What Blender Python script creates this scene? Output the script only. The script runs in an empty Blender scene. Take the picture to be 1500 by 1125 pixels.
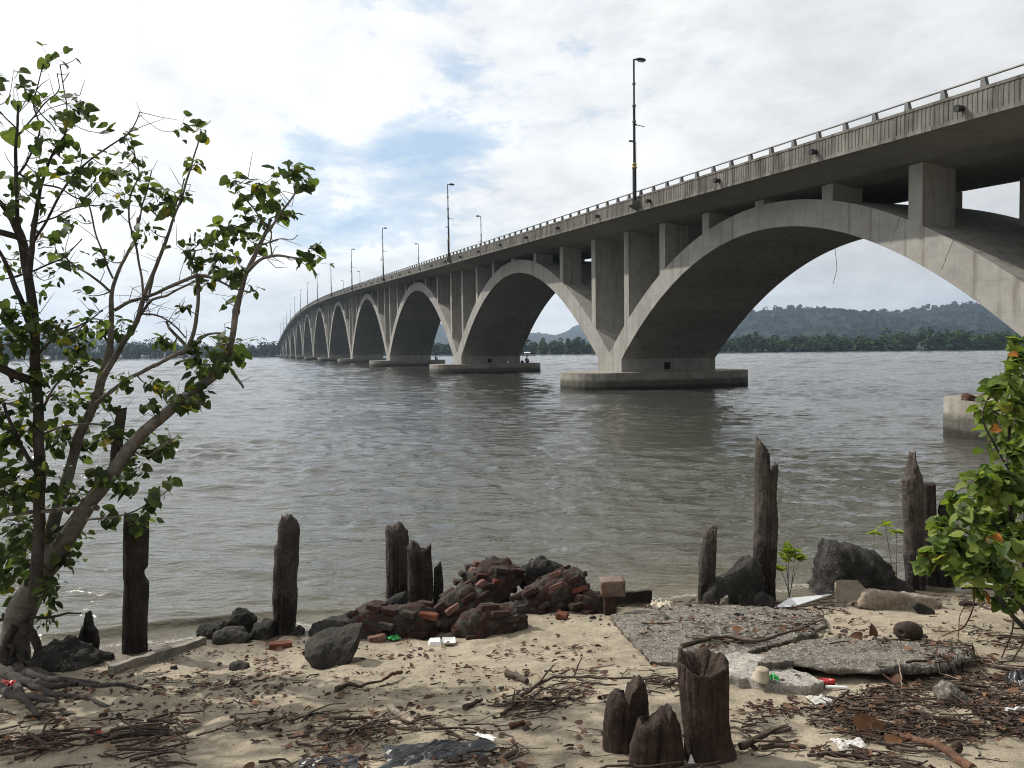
import bpy, math, random
import numpy as np
from mathutils import Vector, Matrix, noise
R = random.Random(7)
PI = math.pi
S = bpy.context.scene
COL = S.collection
S.render.engine = 'CYCLES'
S.cycles.use_denoising = True
try: S.cycles.denoiser = 'OPENIMAGEDENOISE'
except Exception: pass
S.cycles.max_bounces = 6
S.cycles.filter_width = 1.05
S.cycles.transparent_max_bounces = 8
S.cycles.volume_bounces = 0
S.cycles.caustics_reflective = False
S.cycles.caustics_refractive = False
S.cycles.sample_clamp_indirect = 6.0
S.view_settings.view_transform = 'Standard'
S.view_settings.look = 'None'
S.view_settings.exposure = 0
S.view_settings.gamma = 1

# ------------------------------------------------------------------ camera
F, CX, CY, CAMZ = 1150.0, 750.0, 562.5, 3.1
PITCH, ROLL = math.atan(50 / F), .0126
fwd = Vector((0, math.cos(PITCH), -math.sin(PITCH)))
up0 = Vector((0, math.sin(PITCH), math.cos(PITCH)))
rt0 = Vector((1, 0, 0))
rt = (rt0 - ROLL * up0).normalized()
up = (up0 + ROLL * rt0).normalized()
cd = bpy.data.cameras.new('camera'); cam = bpy.data.objects.new('camera', cd); COL.objects.link(cam)
cd.sensor_width = 36; cd.lens = 36 * F / 1500; cd.clip_end = 12000; cd.clip_start = .05
m = Matrix((rt, up, -fwd)).transposed().to_4x4(); m.translation = (0, 0, CAMZ)
cam.matrix_world = m
S.camera = cam

def ray(px, py):
    d = fwd * F + rt * (px - CX) - up * (py - CY)
    return d / d.y
def at(px, py, Y):            # the point of the place seen there at distance Y
    d = ray(px, py); return Vector((d.x * Y, Y, CAMZ + d.z * Y))

# ------------------------------------------------------------------ terrain
def smooth(a, b, x):
    t = min(1, max(0, (x - a) / (b - a))); return t * t * (3 - 2 * t)
def shore(X):
    x = max(-9, min(9, X)); return 9.2 + .19 * x - .012 * x * x + .18 * math.sin(X * .9 + .5) * .5
def G0(X, Y):
    d = shore(X) - Y
    z = .16 * d
    if z > 1.55: z = 1.55 + (z - 1.55) * .25
    return max(z, -2.5)
def G(X, Y):
    z = G0(X, Y)
    n = noise.noise(Vector((X * .8, Y * .8, 3.1))) * .045 + noise.noise(Vector((X * 2.6, Y * 2.6, 9.1))) * .016
    return z + n
def gp(px, py, lift=0):        # where the line of sight meets sand or water
    d = ray(px, py); Y = 3.5
    while Y < 60:
        z = CAMZ + d.z * Y
        if z <= max(G(d.x * Y, Y), 0): break
        Y += .02
    return Vector((d.x * Y, Y, max(G(d.x * Y, Y), 0) + lift))

# ------------------------------------------------------------------ mesh helpers
class MB:
    def __init__(s): s.v = []; s.f = []; s.m = []; s.sm = []
    def add(s, vs, fs, mi=0, smooth=False):
        o = len(s.v); s.v.extend([tuple(p) for p in vs])
        for f in fs:
            s.f.append(tuple(i + o for i in f)); s.m.append(mi); s.sm.append(smooth)
    def box(s, c, sz, rot=None, mi=0, tap=1.0):
        x, y, z = sz[0] / 2, sz[1] / 2, sz[2] / 2
        vs = [Vector((sx * x * (tap if sz_ > 0 else 1), sy * y * (tap if sz_ > 0 else 1), sz_ * z)) for sz_ in (-1, 1) for sy in (-1, 1) for sx in (-1, 1)]
        if rot is not None: vs = [rot @ v for v in vs]
        c = Vector(c); vs = [v + c for v in vs]
        s.add(vs, [(0, 2, 3, 1), (4, 5, 7, 6), (0, 1, 5, 4), (2, 6, 7, 3), (0, 4, 6, 2), (1, 3, 7, 5)], mi)
    def tube(s, path, rad, n=6, mi=0, cap=True, jit=0):
        P = [Vector(p) for p in path]; N = len(P)
        if N < 2: return
        t0 = (P[1] - P[0]).normalized()
        a = t0.orthogonal().normalized(); vs = []; fs = []
        for i in range(N):
            t = (P[min(i + 1, N - 1)] - P[max(i - 1, 0)])
            if t.length < 1e-9: t = t0
            t.normalize(); a = (a - t * a.dot(t))
            a = a.normalized() if a.length > 1e-6 else t.orthogonal().normalized()
            b = t.cross(a); r = rad[i] if hasattr(rad, '__len__') else rad
            for k in range(n):
                q = 2 * PI * k / n; rr = r * (1 + (R.uniform(-jit, jit) if jit else 0))
                vs.append(P[i] + (a * math.cos(q) + b * math.sin(q)) * rr)
        for i in range(N - 1):
            for k in range(n):
                k2 = (k + 1) % n
                fs.append((i * n + k, i * n + k2, (i + 1) * n + k2, (i + 1) * n + k))
        s.add(vs, fs, mi, True)
        if cap:
            s.add(vs[:n], [tuple(range(n - 1, -1, -1))], mi); s.add(vs[-n:], [tuple(range(n))], mi)
    def lathe(s, c, prof, n=16, mi=0, axis=None, smooth_=True, close=False):
        c = Vector(c); q = axis.to_matrix() if axis is not None else None
        vs = []; fs = []
        for r, z in prof:
            for k in range(n):
                a = 2 * PI * k / n; v = Vector((r * math.cos(a), r * math.sin(a), z))
                vs.append(c + (q @ v if q else v))
        for i in range(len(prof) - 1):
            for k in range(n):
                k2 = (k + 1) % n; fs.append((i * n + k, i * n + k2, (i + 1) * n + k2, (i + 1) * n + k))
        s.add(vs, fs, mi, smooth_)
    def build(s, name, mats, parent=None, loc=None):
        me = bpy.data.meshes.new(name); me.from_pydata(s.v, [], s.f)
        for mt in (mats if isinstance(mats, (list, tuple)) else [mats]): me.materials.append(mt)
        me.polygons.foreach_set('material_index', s.m); me.polygons.foreach_set('use_smooth', s.sm); me.update()
        o = bpy.data.objects.new(name, me); COL.objects.link(o)
        if parent is not None: o.parent = parent
        if loc is not None: o.location = loc
        return o
def npmesh(name, V, Fq, mat, parent=None, smooth_=True):
    me = bpy.data.meshes.new(name)
    me.vertices.add(len(V)); me.vertices.foreach_set('co', np.asarray(V, dtype=np.float32).ravel())
    Fq = np.asarray(Fq, dtype=np.int32); k = Fq.shape[1]
    me.loops.add(Fq.size); me.loops.foreach_set('vertex_index', Fq.ravel())
    me.polygons.add(len(Fq)); me.polygons.foreach_set('loop_start', np.arange(0, Fq.size, k, dtype=np.int32))
    me.polygons.foreach_set('use_smooth', np.full(len(Fq), smooth_))
    me.materials.append(mat); me.update(calc_edges=True); me.validate()
    o = bpy.data.objects.new(name, me); COL.objects.link(o)
    if parent is not None: o.parent = parent
    return o
def tag(o, label=None, cat=None, group=None, kind=None):
    if label: o['label'] = label
    if cat: o['category'] = cat
    if group: o['group'] = group
    if kind: o['kind'] = kind
    return o
def empty(name, loc=(0, 0, 0), rz=0):
    o = bpy.data.objects.new(name, None); COL.objects.link(o); o.location = loc; o.rotation_euler.z = rz
    o.empty_display_size = .1; return o
def kids(o): return [c for c in bpy.data.objects if c.parent == o]
def copy_tree(o, parent=None):
    c = o.copy(); COL.objects.link(c)
    if parent is not None: c.parent = parent
    for ch in kids(o): copy_tree(ch, c)
    return c

# ------------------------------------------------------------------ materials
def newmat(name):
    mt = bpy.data.materials.new(name); mt.use_nodes = True; nt = mt.node_tree
    return mt, nt, nt.nodes['Principled BSDF']
def nd(nt, typ, ins=None, **kw):
    n = nt.nodes.new(typ)
    for k, v in kw.items(): setattr(n, k, v)
    for k, v in (ins or {}).items():
        if hasattr(v, 'is_linked') or isinstance(v, bpy.types.NodeSocket): nt.links.new(v, n.inputs[k])
        else: n.inputs[k].default_value = v
    return n
def c4(c): return (c[0], c[1], c[2], 1)
def ramp(nt, fac, stops):
    n = nt.nodes.new('ShaderNodeValToRGB'); nt.links.new(fac, n.inputs[0]); e = n.color_ramp.elements
    while len(e) < len(stops): e.new(.5)
    for i, (p, c) in enumerate(stops):
        e[i].position = p; e[i].color = c4(c) if hasattr(c, '__len__') else (c, c, c, 1)
    return n.outputs[0]
def mix(nt, f, a, b, bl='MIX'):
    n = nt.nodes.new('ShaderNodeMix'); n.data_type = 'RGBA'; n.blend_type = bl
    for i, v in ((0, f), (6, a), (7, b)):
        if isinstance(v, bpy.types.NodeSocket): nt.links.new(v, n.inputs[i])
        elif i == 0: n.inputs[0].default_value = v
        else: n.inputs[i].default_value = c4(v)
    return n.outputs[2]
def math_(nt, op, a, b=0.0, c=None, clamp=False):
    n = nt.nodes.new('ShaderNodeMath'); n.operation = op; n.use_clamp = clamp
    for i, v in enumerate((a, b) if c is None else (a, b, c)):
        if isinstance(v, bpy.types.NodeSocket): nt.links.new(v, n.inputs[i])
        else: n.inputs[i].default_value = v
    return n.outputs[0]
def coord(nt, scale=(1, 1, 1), obj=True):
    t = nd(nt, 'ShaderNodeTexCoord'); g = nd(nt, 'ShaderNodeNewGeometry')
    mp = nd(nt, 'ShaderNodeMapping', {'Vector': t.outputs['Object'] if obj else g.outputs['Position'], 'Scale': scale})
    return mp.outputs[0]
def nz(nt, vec, scale, detail=6, rough=.6, dist=0.0):
    return nd(nt, 'ShaderNodeTexNoise', {'Vector': vec, 'Scale': scale, 'Detail': detail, 'Roughness': rough, 'Distortion': dist}).outputs['Fac']
def bump(nt, bs, h, strength, dist, prev=None):
    b = nd(nt, 'ShaderNodeBump', {'Height': h, 'Strength': strength, 'Distance': dist})
    if prev is not None: nt.links.new(prev, b.inputs['Normal'])
    if bs is not None: nt.links.new(b.outputs[0], bs.inputs['Normal'])
    return b.outputs[0]
def rough_mat(name, cols, scale=3, streak=None, fine=40, rough=.9, bstr=.5, bdist=.01, spots=None, obj=True, dark=None):
    """mottled weathered surface: cols = three colours over noise; streak = vertical stain colour; spots = pale flecks; dark = blotch colour"""
    mt, nt, bs = newmat(name); v = coord(nt, obj=obj)
    n = nz(nt, v, scale, 8, .65)
    col = ramp(nt, n, [(.3, cols[0]), (.5, cols[1]), (.7, cols[2])])
    f = nz(nt, v, fine, 6, .7)
    col = mix(nt, .55 if fine > 8 else .3, col, ramp(nt, f, [(.3, .45), (.7, 1.35)]), 'MULTIPLY')
    if streak:
        vs = coord(nt, streak[1], obj); s = nz(nt, vs, 1.0, 6, .65)
        col = mix(nt, ramp(nt, s, [(streak[2], 0), (streak[2] + .18, streak[3])]), col, streak[0])
    if dark:
        d = nz(nt, v, dark[1], 7, .7, .4); col = mix(nt, ramp(nt, d, [(dark[2], 0), (dark[2] + .12, dark[3])]), col, dark[0])
    if spots:
        vo = nd(nt, 'ShaderNodeTexVoronoi', {'Vector': v, 'Scale': spots[1]}).outputs['Distance']
        k = nz(nt, v, spots[1] * .12, 3, .6)
        mk = math_(nt, 'MULTIPLY', ramp(nt, vo, [(.16, 1), (.3, 0)]), ramp(nt, k, [(spots[2], 0), (spots[2] + .12, 1)]))
        col = mix(nt, mk, col, spots[0])
    nt.links.new(col, bs.inputs['Base Color']); bs.inputs['Roughness'].default_value = rough
    bs.inputs['Specular IOR Level'].default_value = .25
    h = math_(nt, 'ADD', math_(nt, 'MULTIPLY', f, .6), nz(nt, v, fine * .25, 6, .6))
    bump(nt, bs, h, bstr, bdist)
    return mt
def plain(name, col, rough=.6, spec=.4, metal=0, var=.25, scale=30, bst=.15):
    mt, nt, bs = newmat(name); v = coord(nt); n = nz(nt, v, scale, 5, .6)
    c = mix(nt, 1, col, ramp(nt, n, [(.3, 1 - var), (.7, 1 + var * .4)]), 'MULTIPLY')
    nt.links.new(c, bs.inputs['Base Color']); bs.inputs['Roughness'].default_value = rough
    bs.inputs['Specular IOR Level'].default_value = spec; bs.inputs['Metallic'].default_value = metal
    if bst: bump(nt, bs, n, bst, .005)
    return mt
M = {}
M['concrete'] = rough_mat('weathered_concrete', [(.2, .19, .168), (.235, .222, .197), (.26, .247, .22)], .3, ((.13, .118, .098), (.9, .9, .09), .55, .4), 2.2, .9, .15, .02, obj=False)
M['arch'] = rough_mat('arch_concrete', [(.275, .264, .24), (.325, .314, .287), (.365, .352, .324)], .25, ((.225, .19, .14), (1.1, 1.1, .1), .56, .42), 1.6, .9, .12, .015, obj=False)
M['parapet'] = rough_mat('stained_parapet_concrete', [(.12, .113, .098), (.185, .175, .154), (.25, .237, .21)], .8, ((.05, .044, .035), (2.8, 2.8, .2), .46, .85), 5, .95, .4, .02, obj=False)
M['cap'] = rough_mat('tide_stained_concrete', [(.2, .185, .16), (.29, .27, .23), (.36, .34, .3)], .5, ((.12, .105, .085), (1.2, 1.2, .2), .5, .7), 4, .95, .5, .03, obj=False)
M['cap_low'] = rough_mat('barnacled_concrete', [(.1, .095, .08), (.17, .16, .135), (.24, .22, .19)], 1.2, None, 9, .95, .9, .04, ((.42, .4, .36), 14, .48), obj=False)
nt = M['arch'].node_tree; bs = nt.nodes['Principled BSDF']; src = bs.inputs['Base Color'].links[0].from_socket; v = coord(nt, obj=False); xyz = nd(nt, 'ShaderNodeSeparateXYZ', {0: v})
sl = math_(nt, 'ADD', math_(nt, 'MULTIPLY', xyz.outputs[0], -.321), math_(nt, 'MULTIPLY', xyz.outputs[1], .947))
def seam(c_, per, w_): return ramp(nt, math_(nt, 'ABSOLUTE', math_(nt, 'SUBTRACT', math_(nt, 'FRACT', math_(nt, 'DIVIDE', c_, per)), .5)), [(0, 1), (w_, 0)])
tone = nd(nt, 'ShaderNodeTexWhiteNoise', {'W': math_(nt, 'FLOOR', math_(nt, 'DIVIDE', sl, 2.44))}, noise_dimensions='1D').outputs['Value']
col = mix(nt, 1, src, ramp(nt, tone, [(0, .9), (1, 1.06)]), 'MULTIPLY')
col = mix(nt, math_(nt, 'MULTIPLY', seam(sl, 2.44, .014), .5), col, (.12, .105, .085)); col = mix(nt, math_(nt, 'MULTIPLY', seam(xyz.outputs[2], 1.22, .016), .3), col, (.12, .105, .085))
dr = nz(nt, coord(nt, (2.2, 2.2, .14), False), 1, 6, .65); col = mix(nt, ramp(nt, dr, [(.53, 0), (.68, .62)]), col, (.13, .11, .085)); pt = nz(nt, v, .9, 6, .7, .5); col = mix(nt, ramp(nt, pt, [(.55, 0), (.62, .22)]), col, (.42, .4, .36))
nt.links.new(col, bs.inputs['Base Color'])
nt = M['cap'].node_tree; bs = nt.nodes['Principled BSDF']; src = bs.inputs['Base Color'].links[0].from_socket; v = coord(nt, obj=False); zz_ = nd(nt, 'ShaderNodeSeparateXYZ', {0: v}).outputs[2]
zz_ = math_(nt, 'ADD', zz_, math_(nt, 'MULTIPLY', math_(nt, 'SUBTRACT', nz(nt, v, 1.2, 5, .6), .5), .35))
vo = nd(nt, 'ShaderNodeTexVoronoi', {'Vector': v, 'Scale': 16}).outputs['Distance']
lowc = mix(nt, math_(nt, 'MULTIPLY', ramp(nt, vo, [(.2, .8), (.36, 0)]), ramp(nt, nz(nt, v, 2.5, 4, .6), [(.4, .2), (.6, 1)])), (.085, .078, .064), (.36, .34, .31))
col = mix(nt, ramp(nt, zz_, [(.62, 1), (.86, 0)]), src, lowc); col = mix(nt, ramp(nt, zz_, [(.2, .9), (.4, 0)]), col, (.022, .022, .016))
nt.links.new(col, bs.inputs['Base Color'])
M['metal'] = plain('galvanised_steel', (.13, .13, .13), .6, .4, .2, .3, 3)
M['black'] = plain('black_painted_steel', (.02, .02, .022), .5, .4, 0, .3, 4)
M['brass'] = plain('gold_painted_collar', (.35, .26, .1), .4, .5, .5, .2, 6)
M['lens'] = plain('grey_lamp_lens', (.35, .36, .37), .25, .5)
M['wood'] = rough_mat('dark_wet_timber', [(.018, .014, .012), (.04, .031, .026), (.075, .06, .05)], 5, ((.012, .01, .009), (26, 26, 1.3), .5, .75), 30, .85, .9, .02)
M['wood_grey'] = rough_mat('grey_weathered_timber', [(.035, .029, .025), (.07, .058, .049), (.125, .106, .09)], 4, ((.03, .024, .02), (30, 30, 1.4), .5, .85), 32, .92, 1, .02)
M['wood_low'] = rough_mat('barnacled_timber', [(.014, .012, .011), (.026, .022, .02), (.05, .043, .038)], 6, None, 40, .85, 1, .02, ((.3, .29, .27), 55, .52))
M['wood_foot'] = rough_mat('rotted_brown_timber', [(.022, .014, .011), (.046, .031, .024), (.095, .066, .052)], 6, ((.012, .008, .006), (38, 38, 3), .5, .85), 36, .92, 1, .02, ((.13, .11, .095), 30, .6))
M['rock'] = rough_mat('dark_shore_rock', [(.016, .015, .0135), (.034, .032, .028), (.066, .061, .054)], 5, None, 28, .95, 1, .035, ((.26, .25, .23), 44, .52))
M['rock_olive'] = rough_mat('olive_grey_boulder', [(.024, .0225, .018), (.044, .041, .034), (.078, .073, .061)], 5, None, 30, .92, .9, .025, ((.24, .22, .19), 60, .6))
M['slab'] = rough_mat('broken_aggregate_concrete', [(.085, .078, .067), (.175, .163, .143), (.3, .283, .25)], 14, None, 60, .95, 1, .04, ((.5, .475, .43), 34, .38), dark=((.05, .042, .034), 20, .52, .8))
M['slab_light'] = rough_mat('pale_aggregate_concrete', [(.2, .19, .17), (.32, .305, .28), (.46, .44, .405)], 9, None, 60, .95, 1, .025, ((.5, .48, .44), 40, .38), dark=((.05, .045, .038), 24, .52, .8))
M['kerb'] = rough_mat('worn_kerb_concrete', [(.15, .135, .11), (.24, .22, .185), (.32, .295, .25)], 4, None, 30, .95, .7, .015)
M['brick'] = rough_mat('red_brick', [(.028, .015, .012), (.056, .025, .02), (.1, .045, .034)], 9, None, 46, .95, 1, .015, dark=((.028, .024, .02), 9, .46, .9))
M['brick_hot'] = rough_mat('orange_brick', [(.085, .032, .022), (.145, .053, .034), (.21, .08, .05)], 8, None, 40, .95, .7, .01)
M['brick_pale'] = rough_mat('worn_pale_brick', [(.1, .055, .043), (.17, .095, .075), (.26, .165, .13)], 9, None, 40, .95, .7, .01)
M['mortar'] = rough_mat('old_mortar', [(.028, .024, .021), (.055, .048, .041), (.1, .088, .076)], 7, None, 34, .95, 1, .03, dark=((.06, .022, .016), 8, .54, .7))
M['twig'] = rough_mat('dark_twig_wood', [(.03, .021, .016), (.065, .046, .036), (.13, .1, .08)], 3, None, 30, .95, .5, .005)
M['drift'] = rough_mat('pale_driftwood', [(.16, .125, .09), (.26, .21, .16), (.36, .3, .24)], 5, ((.1, .075, .055), (30, 30, 3), .55, .6), 40, .95, .8, .01)
M['root_red'] = rough_mat('reddish_root', [(.045, .022, .015), (.09, .045, .028), (.15, .08, .05)], 5, None, 40, .9, .7, .008)
M['bark'] = rough_mat('grey_bark', [(.09, .083, .075), (.17, .158, .143), (.28, .262, .24)], 4, ((.04, .023, .019), (9, 9, 1.5), .55, .7), 24, .95, .9, .02)
M['bark_dark'] = rough_mat('dark_bark', [(.032, .028, .025), (.06, .053, .047), (.105, .094, .084)], 4, ((.02, .013, .011), (12, 12, 1.5), .52, .7), 24, .95, .9, .02)
M['coconut'] = rough_mat('brown_coconut_husk', [(.02, .013, .01), (.045, .03, .022), (.085, .06, .045)], 8, ((.012, .008, .006), (40, 40, 6), .52, .6), 50, .85, .7, .008)
M['foam'] = plain('white_foam', (.78, .78, .76), .7, .3, 0, .1, 20)
M['white_board'] = plain('white_board', (.74, .76, .77), .6, .3, 0, .12, 8)
M['tan_board'] = rough_mat('tan_board', [(.2, .165, .12), (.27, .225, .17), (.33, .28, .215)], 5, None, 40, .9, .4, .005)
M['red_plastic'] = plain('red_plastic', (.42, .03, .03), .35, .5, 0, .15)
M['green_plastic'] = plain('green_plastic', (.04, .38, .09), .4, .5, 0, .25)
M['tarp'] = plain('black_plastic_sheet', (.025, .026, .029), .35, .5, 0, .5, 14, .4)
M['ink'] = plain('white_print', (.7, .7, .7), .6)
M['cream'] = plain('cream_plastic', (.4, .34, .25), .6, .3, 0, .3, 16)
M['cloth'] = plain('cream_cloth', (.55, .49, .38), .95, .1, 0, .3, 16)
M['roof'] = plain('pale_sheet_roof', (.6, .62, .64), .6, .3)
M['hut'] = plain('white_hut_wall', (.62, .62, .6), .8, .2)
M['raft'] = plain('dark_raft_timber', (.05, .045, .04), .9, .2)
M['skin'] = plain('brown_skin', (.2, .11, .07), .6, .3)
M['shirt'] = plain('dark_shirt', (.03, .03, .038), .9, .1)
M['trousers'] = plain('dark_trousers', (.022, .022, .026), .9, .1)
M['crack'] = plain('crack_shadow_line', (.015, .014, .012), 1, 0, 0, 0, 5, 0)
mt, nt, bs = newmat('clear_plastic'); bs.inputs['Base Color'].default_value = (.85, .85, .83, 1); bs.inputs['Roughness'].default_value = .25
tr = nd(nt, 'ShaderNodeBsdfTransparent'); lw = nd(nt, 'ShaderNodeLayerWeight', {'Blend': .35})
mx = nd(nt, 'ShaderNodeMixShader', {0: math_(nt, 'MULTIPLY_ADD', lw.outputs['Facing'], .5, .28), 1: tr.outputs[0], 2: bs.outputs[0]})
nt.links.new(mx.outputs[0], nt.nodes['Material Output'].inputs[0]); M['clear'] = mt

def leaf_mat(name, stops, trans, tw=.45, rough=.42):
    mt, nt, bs = newmat(name); oi = nd(nt, 'ShaderNodeNewGeometry')
    col = ramp(nt, oi.outputs['Random Per Island'], stops)
    v = coord(nt); f = nz(nt, v, 25, 4, .6); col = mix(nt, .5, col, ramp(nt, f, [(.3, .7), (.7, 1.25)]), 'MULTIPLY')
    nt.links.new(col, bs.inputs['Base Color']); bs.inputs['Roughness'].default_value = rough
    bs.inputs['Specular IOR Level'].default_value = .2
    tl = nd(nt, 'ShaderNodeBsdfTranslucent', {'Color': mix(nt, 1, col, trans, 'MULTIPLY')})
    mx = nd(nt, 'ShaderNodeMixShader', {0: tw, 1: bs.outputs[0], 2: tl.outputs[0]})
    nt.links.new(mx.outputs[0], nt.nodes['Material Output'].inputs[0]); return mt
M['leaf'] = leaf_mat('heart_leaf', [(0, (.035, .055, .026)), (.35, (.055, .083, .034)), (.7, (.08, .113, .042)), (.95, (.115, .145, .048)), (.97, (.24, .22, .03)), (1, (.25, .2, .03))], (1.5, 1.6, .7), .48, .6)
M['leaf_bright'] = leaf_mat('bright_leaf', [(0, (.04, .07, .02)), (.3, (.09, .14, .032)), (.6, (.15, .205, .044)), (.85, (.21, .26, .058)), (.98, (.23, .28, .08)), (.988, (.42, .17, .035)), (1, (.4, .13, .03))], (1.5, 1.6, .7), .4, .58)
M['leaf_lime'] = leaf_mat('lime_mangrove_leaf', [(0, (.14, .2, .03)), (.5, (.21, .28, .04)), (1, (.28, .33, .06))], (1.5, 1.5, .6), .4)
M['leaf_dry'] = leaf_mat('dry_leaf', [(0, (.035, .02, .015)), (.45, (.07, .038, .025)), (.75, (.13, .066, .038)), (.93, (.2, .11, .062)), (1, (.28, .2, .13))], (1, .8, .6), .15, .7)
M['leaf_orange'] = plain('orange_brown_leaf', (.17, .075, .028), .6, .3, 0, .4, 18)

def forest_mat(name, a, b, sc):
    mt, nt, bs = newmat(name); v = coord(nt, obj=False); n = nz(nt, v, sc, 6, .7); g = nd(nt, 'ShaderNodeNewGeometry')
    col = mix(nt, ramp(nt, n, [(.35, 0), (.65, 1)]), a, b)
    col = mix(nt, .6, col, ramp(nt, g.outputs['Random Per Island'], [(0, .75), (1, 1.15)]), 'MULTIPLY')
    nt.links.new(col, bs.inputs['Base Color']); bs.inputs['Roughness'].default_value = .95; bs.inputs['Specular IOR Level'].default_value = .05
    return mt
M['mangrove'] = forest_mat('mangrove_canopy', (.022, .045, .018), (.05, .08, .026), .05)
M['mangrove_far'] = forest_mat('dark_forest_canopy', (.016, .032, .016), (.035, .055, .022), .03)
M['mud'] = plain('dark_mud', (.05, .045, .035), .9, .2)
M['hill'] = forest_mat('forested_hillside', (.008, .013, .011), (.015, .022, .016), .012)

for k_ in ('slab', 'slab_light'):
    nt = M[k_].node_tree; bs = nt.nodes['Principled BSDF']; src = bs.inputs['Base Color'].links[0].from_socket; v = coord(nt, obj=False)
    dr = nz(nt, v, 2.6, 7, .68, .3); col = mix(nt, 1, src, (1.22, 1.2, 1.16), 'MULTIPLY'); col = mix(nt, ramp(nt, dr, [(.53, 0), (.66, .85)]), col, mix(nt, .5, (.3, .257, .186), ramp(nt, nz(nt, v, 40, 5, .7), [(.3, .13), (.7, .36)])))
    nt.links.new(col, bs.inputs['Base Color'])
# sand
mt, nt, bs = newmat('beach_sand'); v = coord(nt, obj=False)
n1 = nz(nt, v, .9, 6, .6); n2 = nz(nt, v, 6, 8, .7); n3 = nz(nt, v, 160, 4, .7)
col = ramp(nt, n1, [(.3, (.265, .224, .16)), (.55, (.355, .303, .222)), (.75, (.415, .36, .27))])
col = mix(nt, .7, col, ramp(nt, n2, [(.3, .5), (.5, .95), (.68, 1.22)]), 'MULTIPLY')
n4 = nz(nt, v, 38, 5, .75); col = mix(nt, .6, col, ramp(nt, n4, [(.32, .45), (.5, 1), (.7, 1.25)]), 'MULTIPLY')
col = mix(nt, .5, col, ramp(nt, n3, [(.3, .65), (.7, 1.25)]), 'MULTIPLY')
sp = nd(nt, 'ShaderNodeTexVoronoi', {'Vector': v, 'Scale': 34}).outputs['Distance']; spk = nz(nt, v, 2.2, 5, .6)
col = mix(nt, math_(nt, 'MULTIPLY', ramp(nt, sp, [(.1, 1), (.2, 0)]), ramp(nt, spk, [(.5, 0), (.62, .85)])), col, (.1, .078, .055))
grim = nz(nt, v, 1.6, 7, .72, .6)
col = mix(nt, ramp(nt, grim, [(.52, 0), (.7, .55)]), col, (.17, .135, .1))
sz = nd(nt, 'ShaderNodeSeparateXYZ', {0: v})
wet = math_(nt, 'ADD', sz.outputs[2], math_(nt, 'MULTIPLY', math_(nt, 'SUBTRACT', n1, .5), .16))
wf = ramp(nt, wet, [(.06, 1), (.21, 0)])
col = mix(nt, wf, col, mix(nt, 1, col, (.36, .34, .31), 'MULTIPLY'))
nt.links.new(col, bs.inputs['Base Color'])
nt.links.new(ramp(nt, wf, [(0, .95), (1, .38)]), bs.inputs['Roughness']); bs.inputs['Specular IOR Level'].default_value = .3
b1 = bump(nt, None, math_(nt, 'ADD', n2, math_(nt, 'MULTIPLY', n4, .5)), .8, .04); bump(nt, bs, n3, .5, .004, b1); M['sand'] = mt

# water
mt, nt, bs = newmat('murky_water'); v = coord(nt, obj=False)
sx = nd(nt, 'ShaderNodeSeparateXYZ', {0: v})
xx = math_(nt, 'MINIMUM', math_(nt, 'MAXIMUM', sx.outputs[0], -9), 9)
sh = math_(nt, 'ADD', math_(nt, 'MULTIPLY', xx, .19), math_(nt, 'MULTIPLY', math_(nt, 'MULTIPLY', xx, xx), -.012))
dist = math_(nt, 'SUBTRACT', math_(nt, 'SUBTRACT', sx.outputs[1], 9.2), sh)
wn = nz(nt, v, .35, 5, .6)
dd = math_(nt, 'DIVIDE', math_(nt, 'ADD', dist, math_(nt, 'MULTIPLY', math_(nt, 'SUBTRACT', wn, .5), 1.6)), 40)
col = ramp(nt, dd, [(0, (.11, .097, .064)), (.025, (.08, .075, .054)), (.07, (.068, .067, .052)), (.35, (.054, .055, .045)), (1, (.036, .037, .032))])
fo = math_(nt, 'ABSOLUTE', math_(nt, 'ADD', math_(nt, 'SUBTRACT', dist, .12), math_(nt, 'MULTIPLY', math_(nt, 'SUBTRACT', nz(nt, v, 1.7, 5, .6), .5), 1.1)))
fo = math_(nt, 'MULTIPLY', ramp(nt, fo, [(.0, 1), (.11, 0)]), ramp(nt, nz(nt, v, 22, 5, .7), [(.42, 0), (.6, .9)]))
col = mix(nt, fo, col, (.46, .44, .39))
nt.links.new(ramp(nt, fo, [(0, .06), (1, .7)]), bs.inputs['Roughness']); nt.links.new(col, bs.inputs['Base Color']); bs.inputs['IOR'].default_value = 1.33
v1 = coord(nt, (.55, 1.5, 1), False); v2 = coord(nt, (2.2, 5.5, 1), False); v3 = coord(nt, (.12, .34, 1), False)
h = math_(nt, 'ADD', math_(nt, 'MULTIPLY', nz(nt, v2, 1.6, 3, .6, .5), .1), math_(nt, 'MULTIPLY', nz(nt, v1, 1.4, 4, .6, .4), .24))
h = math_(nt, 'ADD', h, math_(nt, 'MULTIPLY', nz(nt, v3, 1.6, 4, .62), .8))
bump(nt, bs, h, .8, .3); M['water'] = mt

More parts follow.
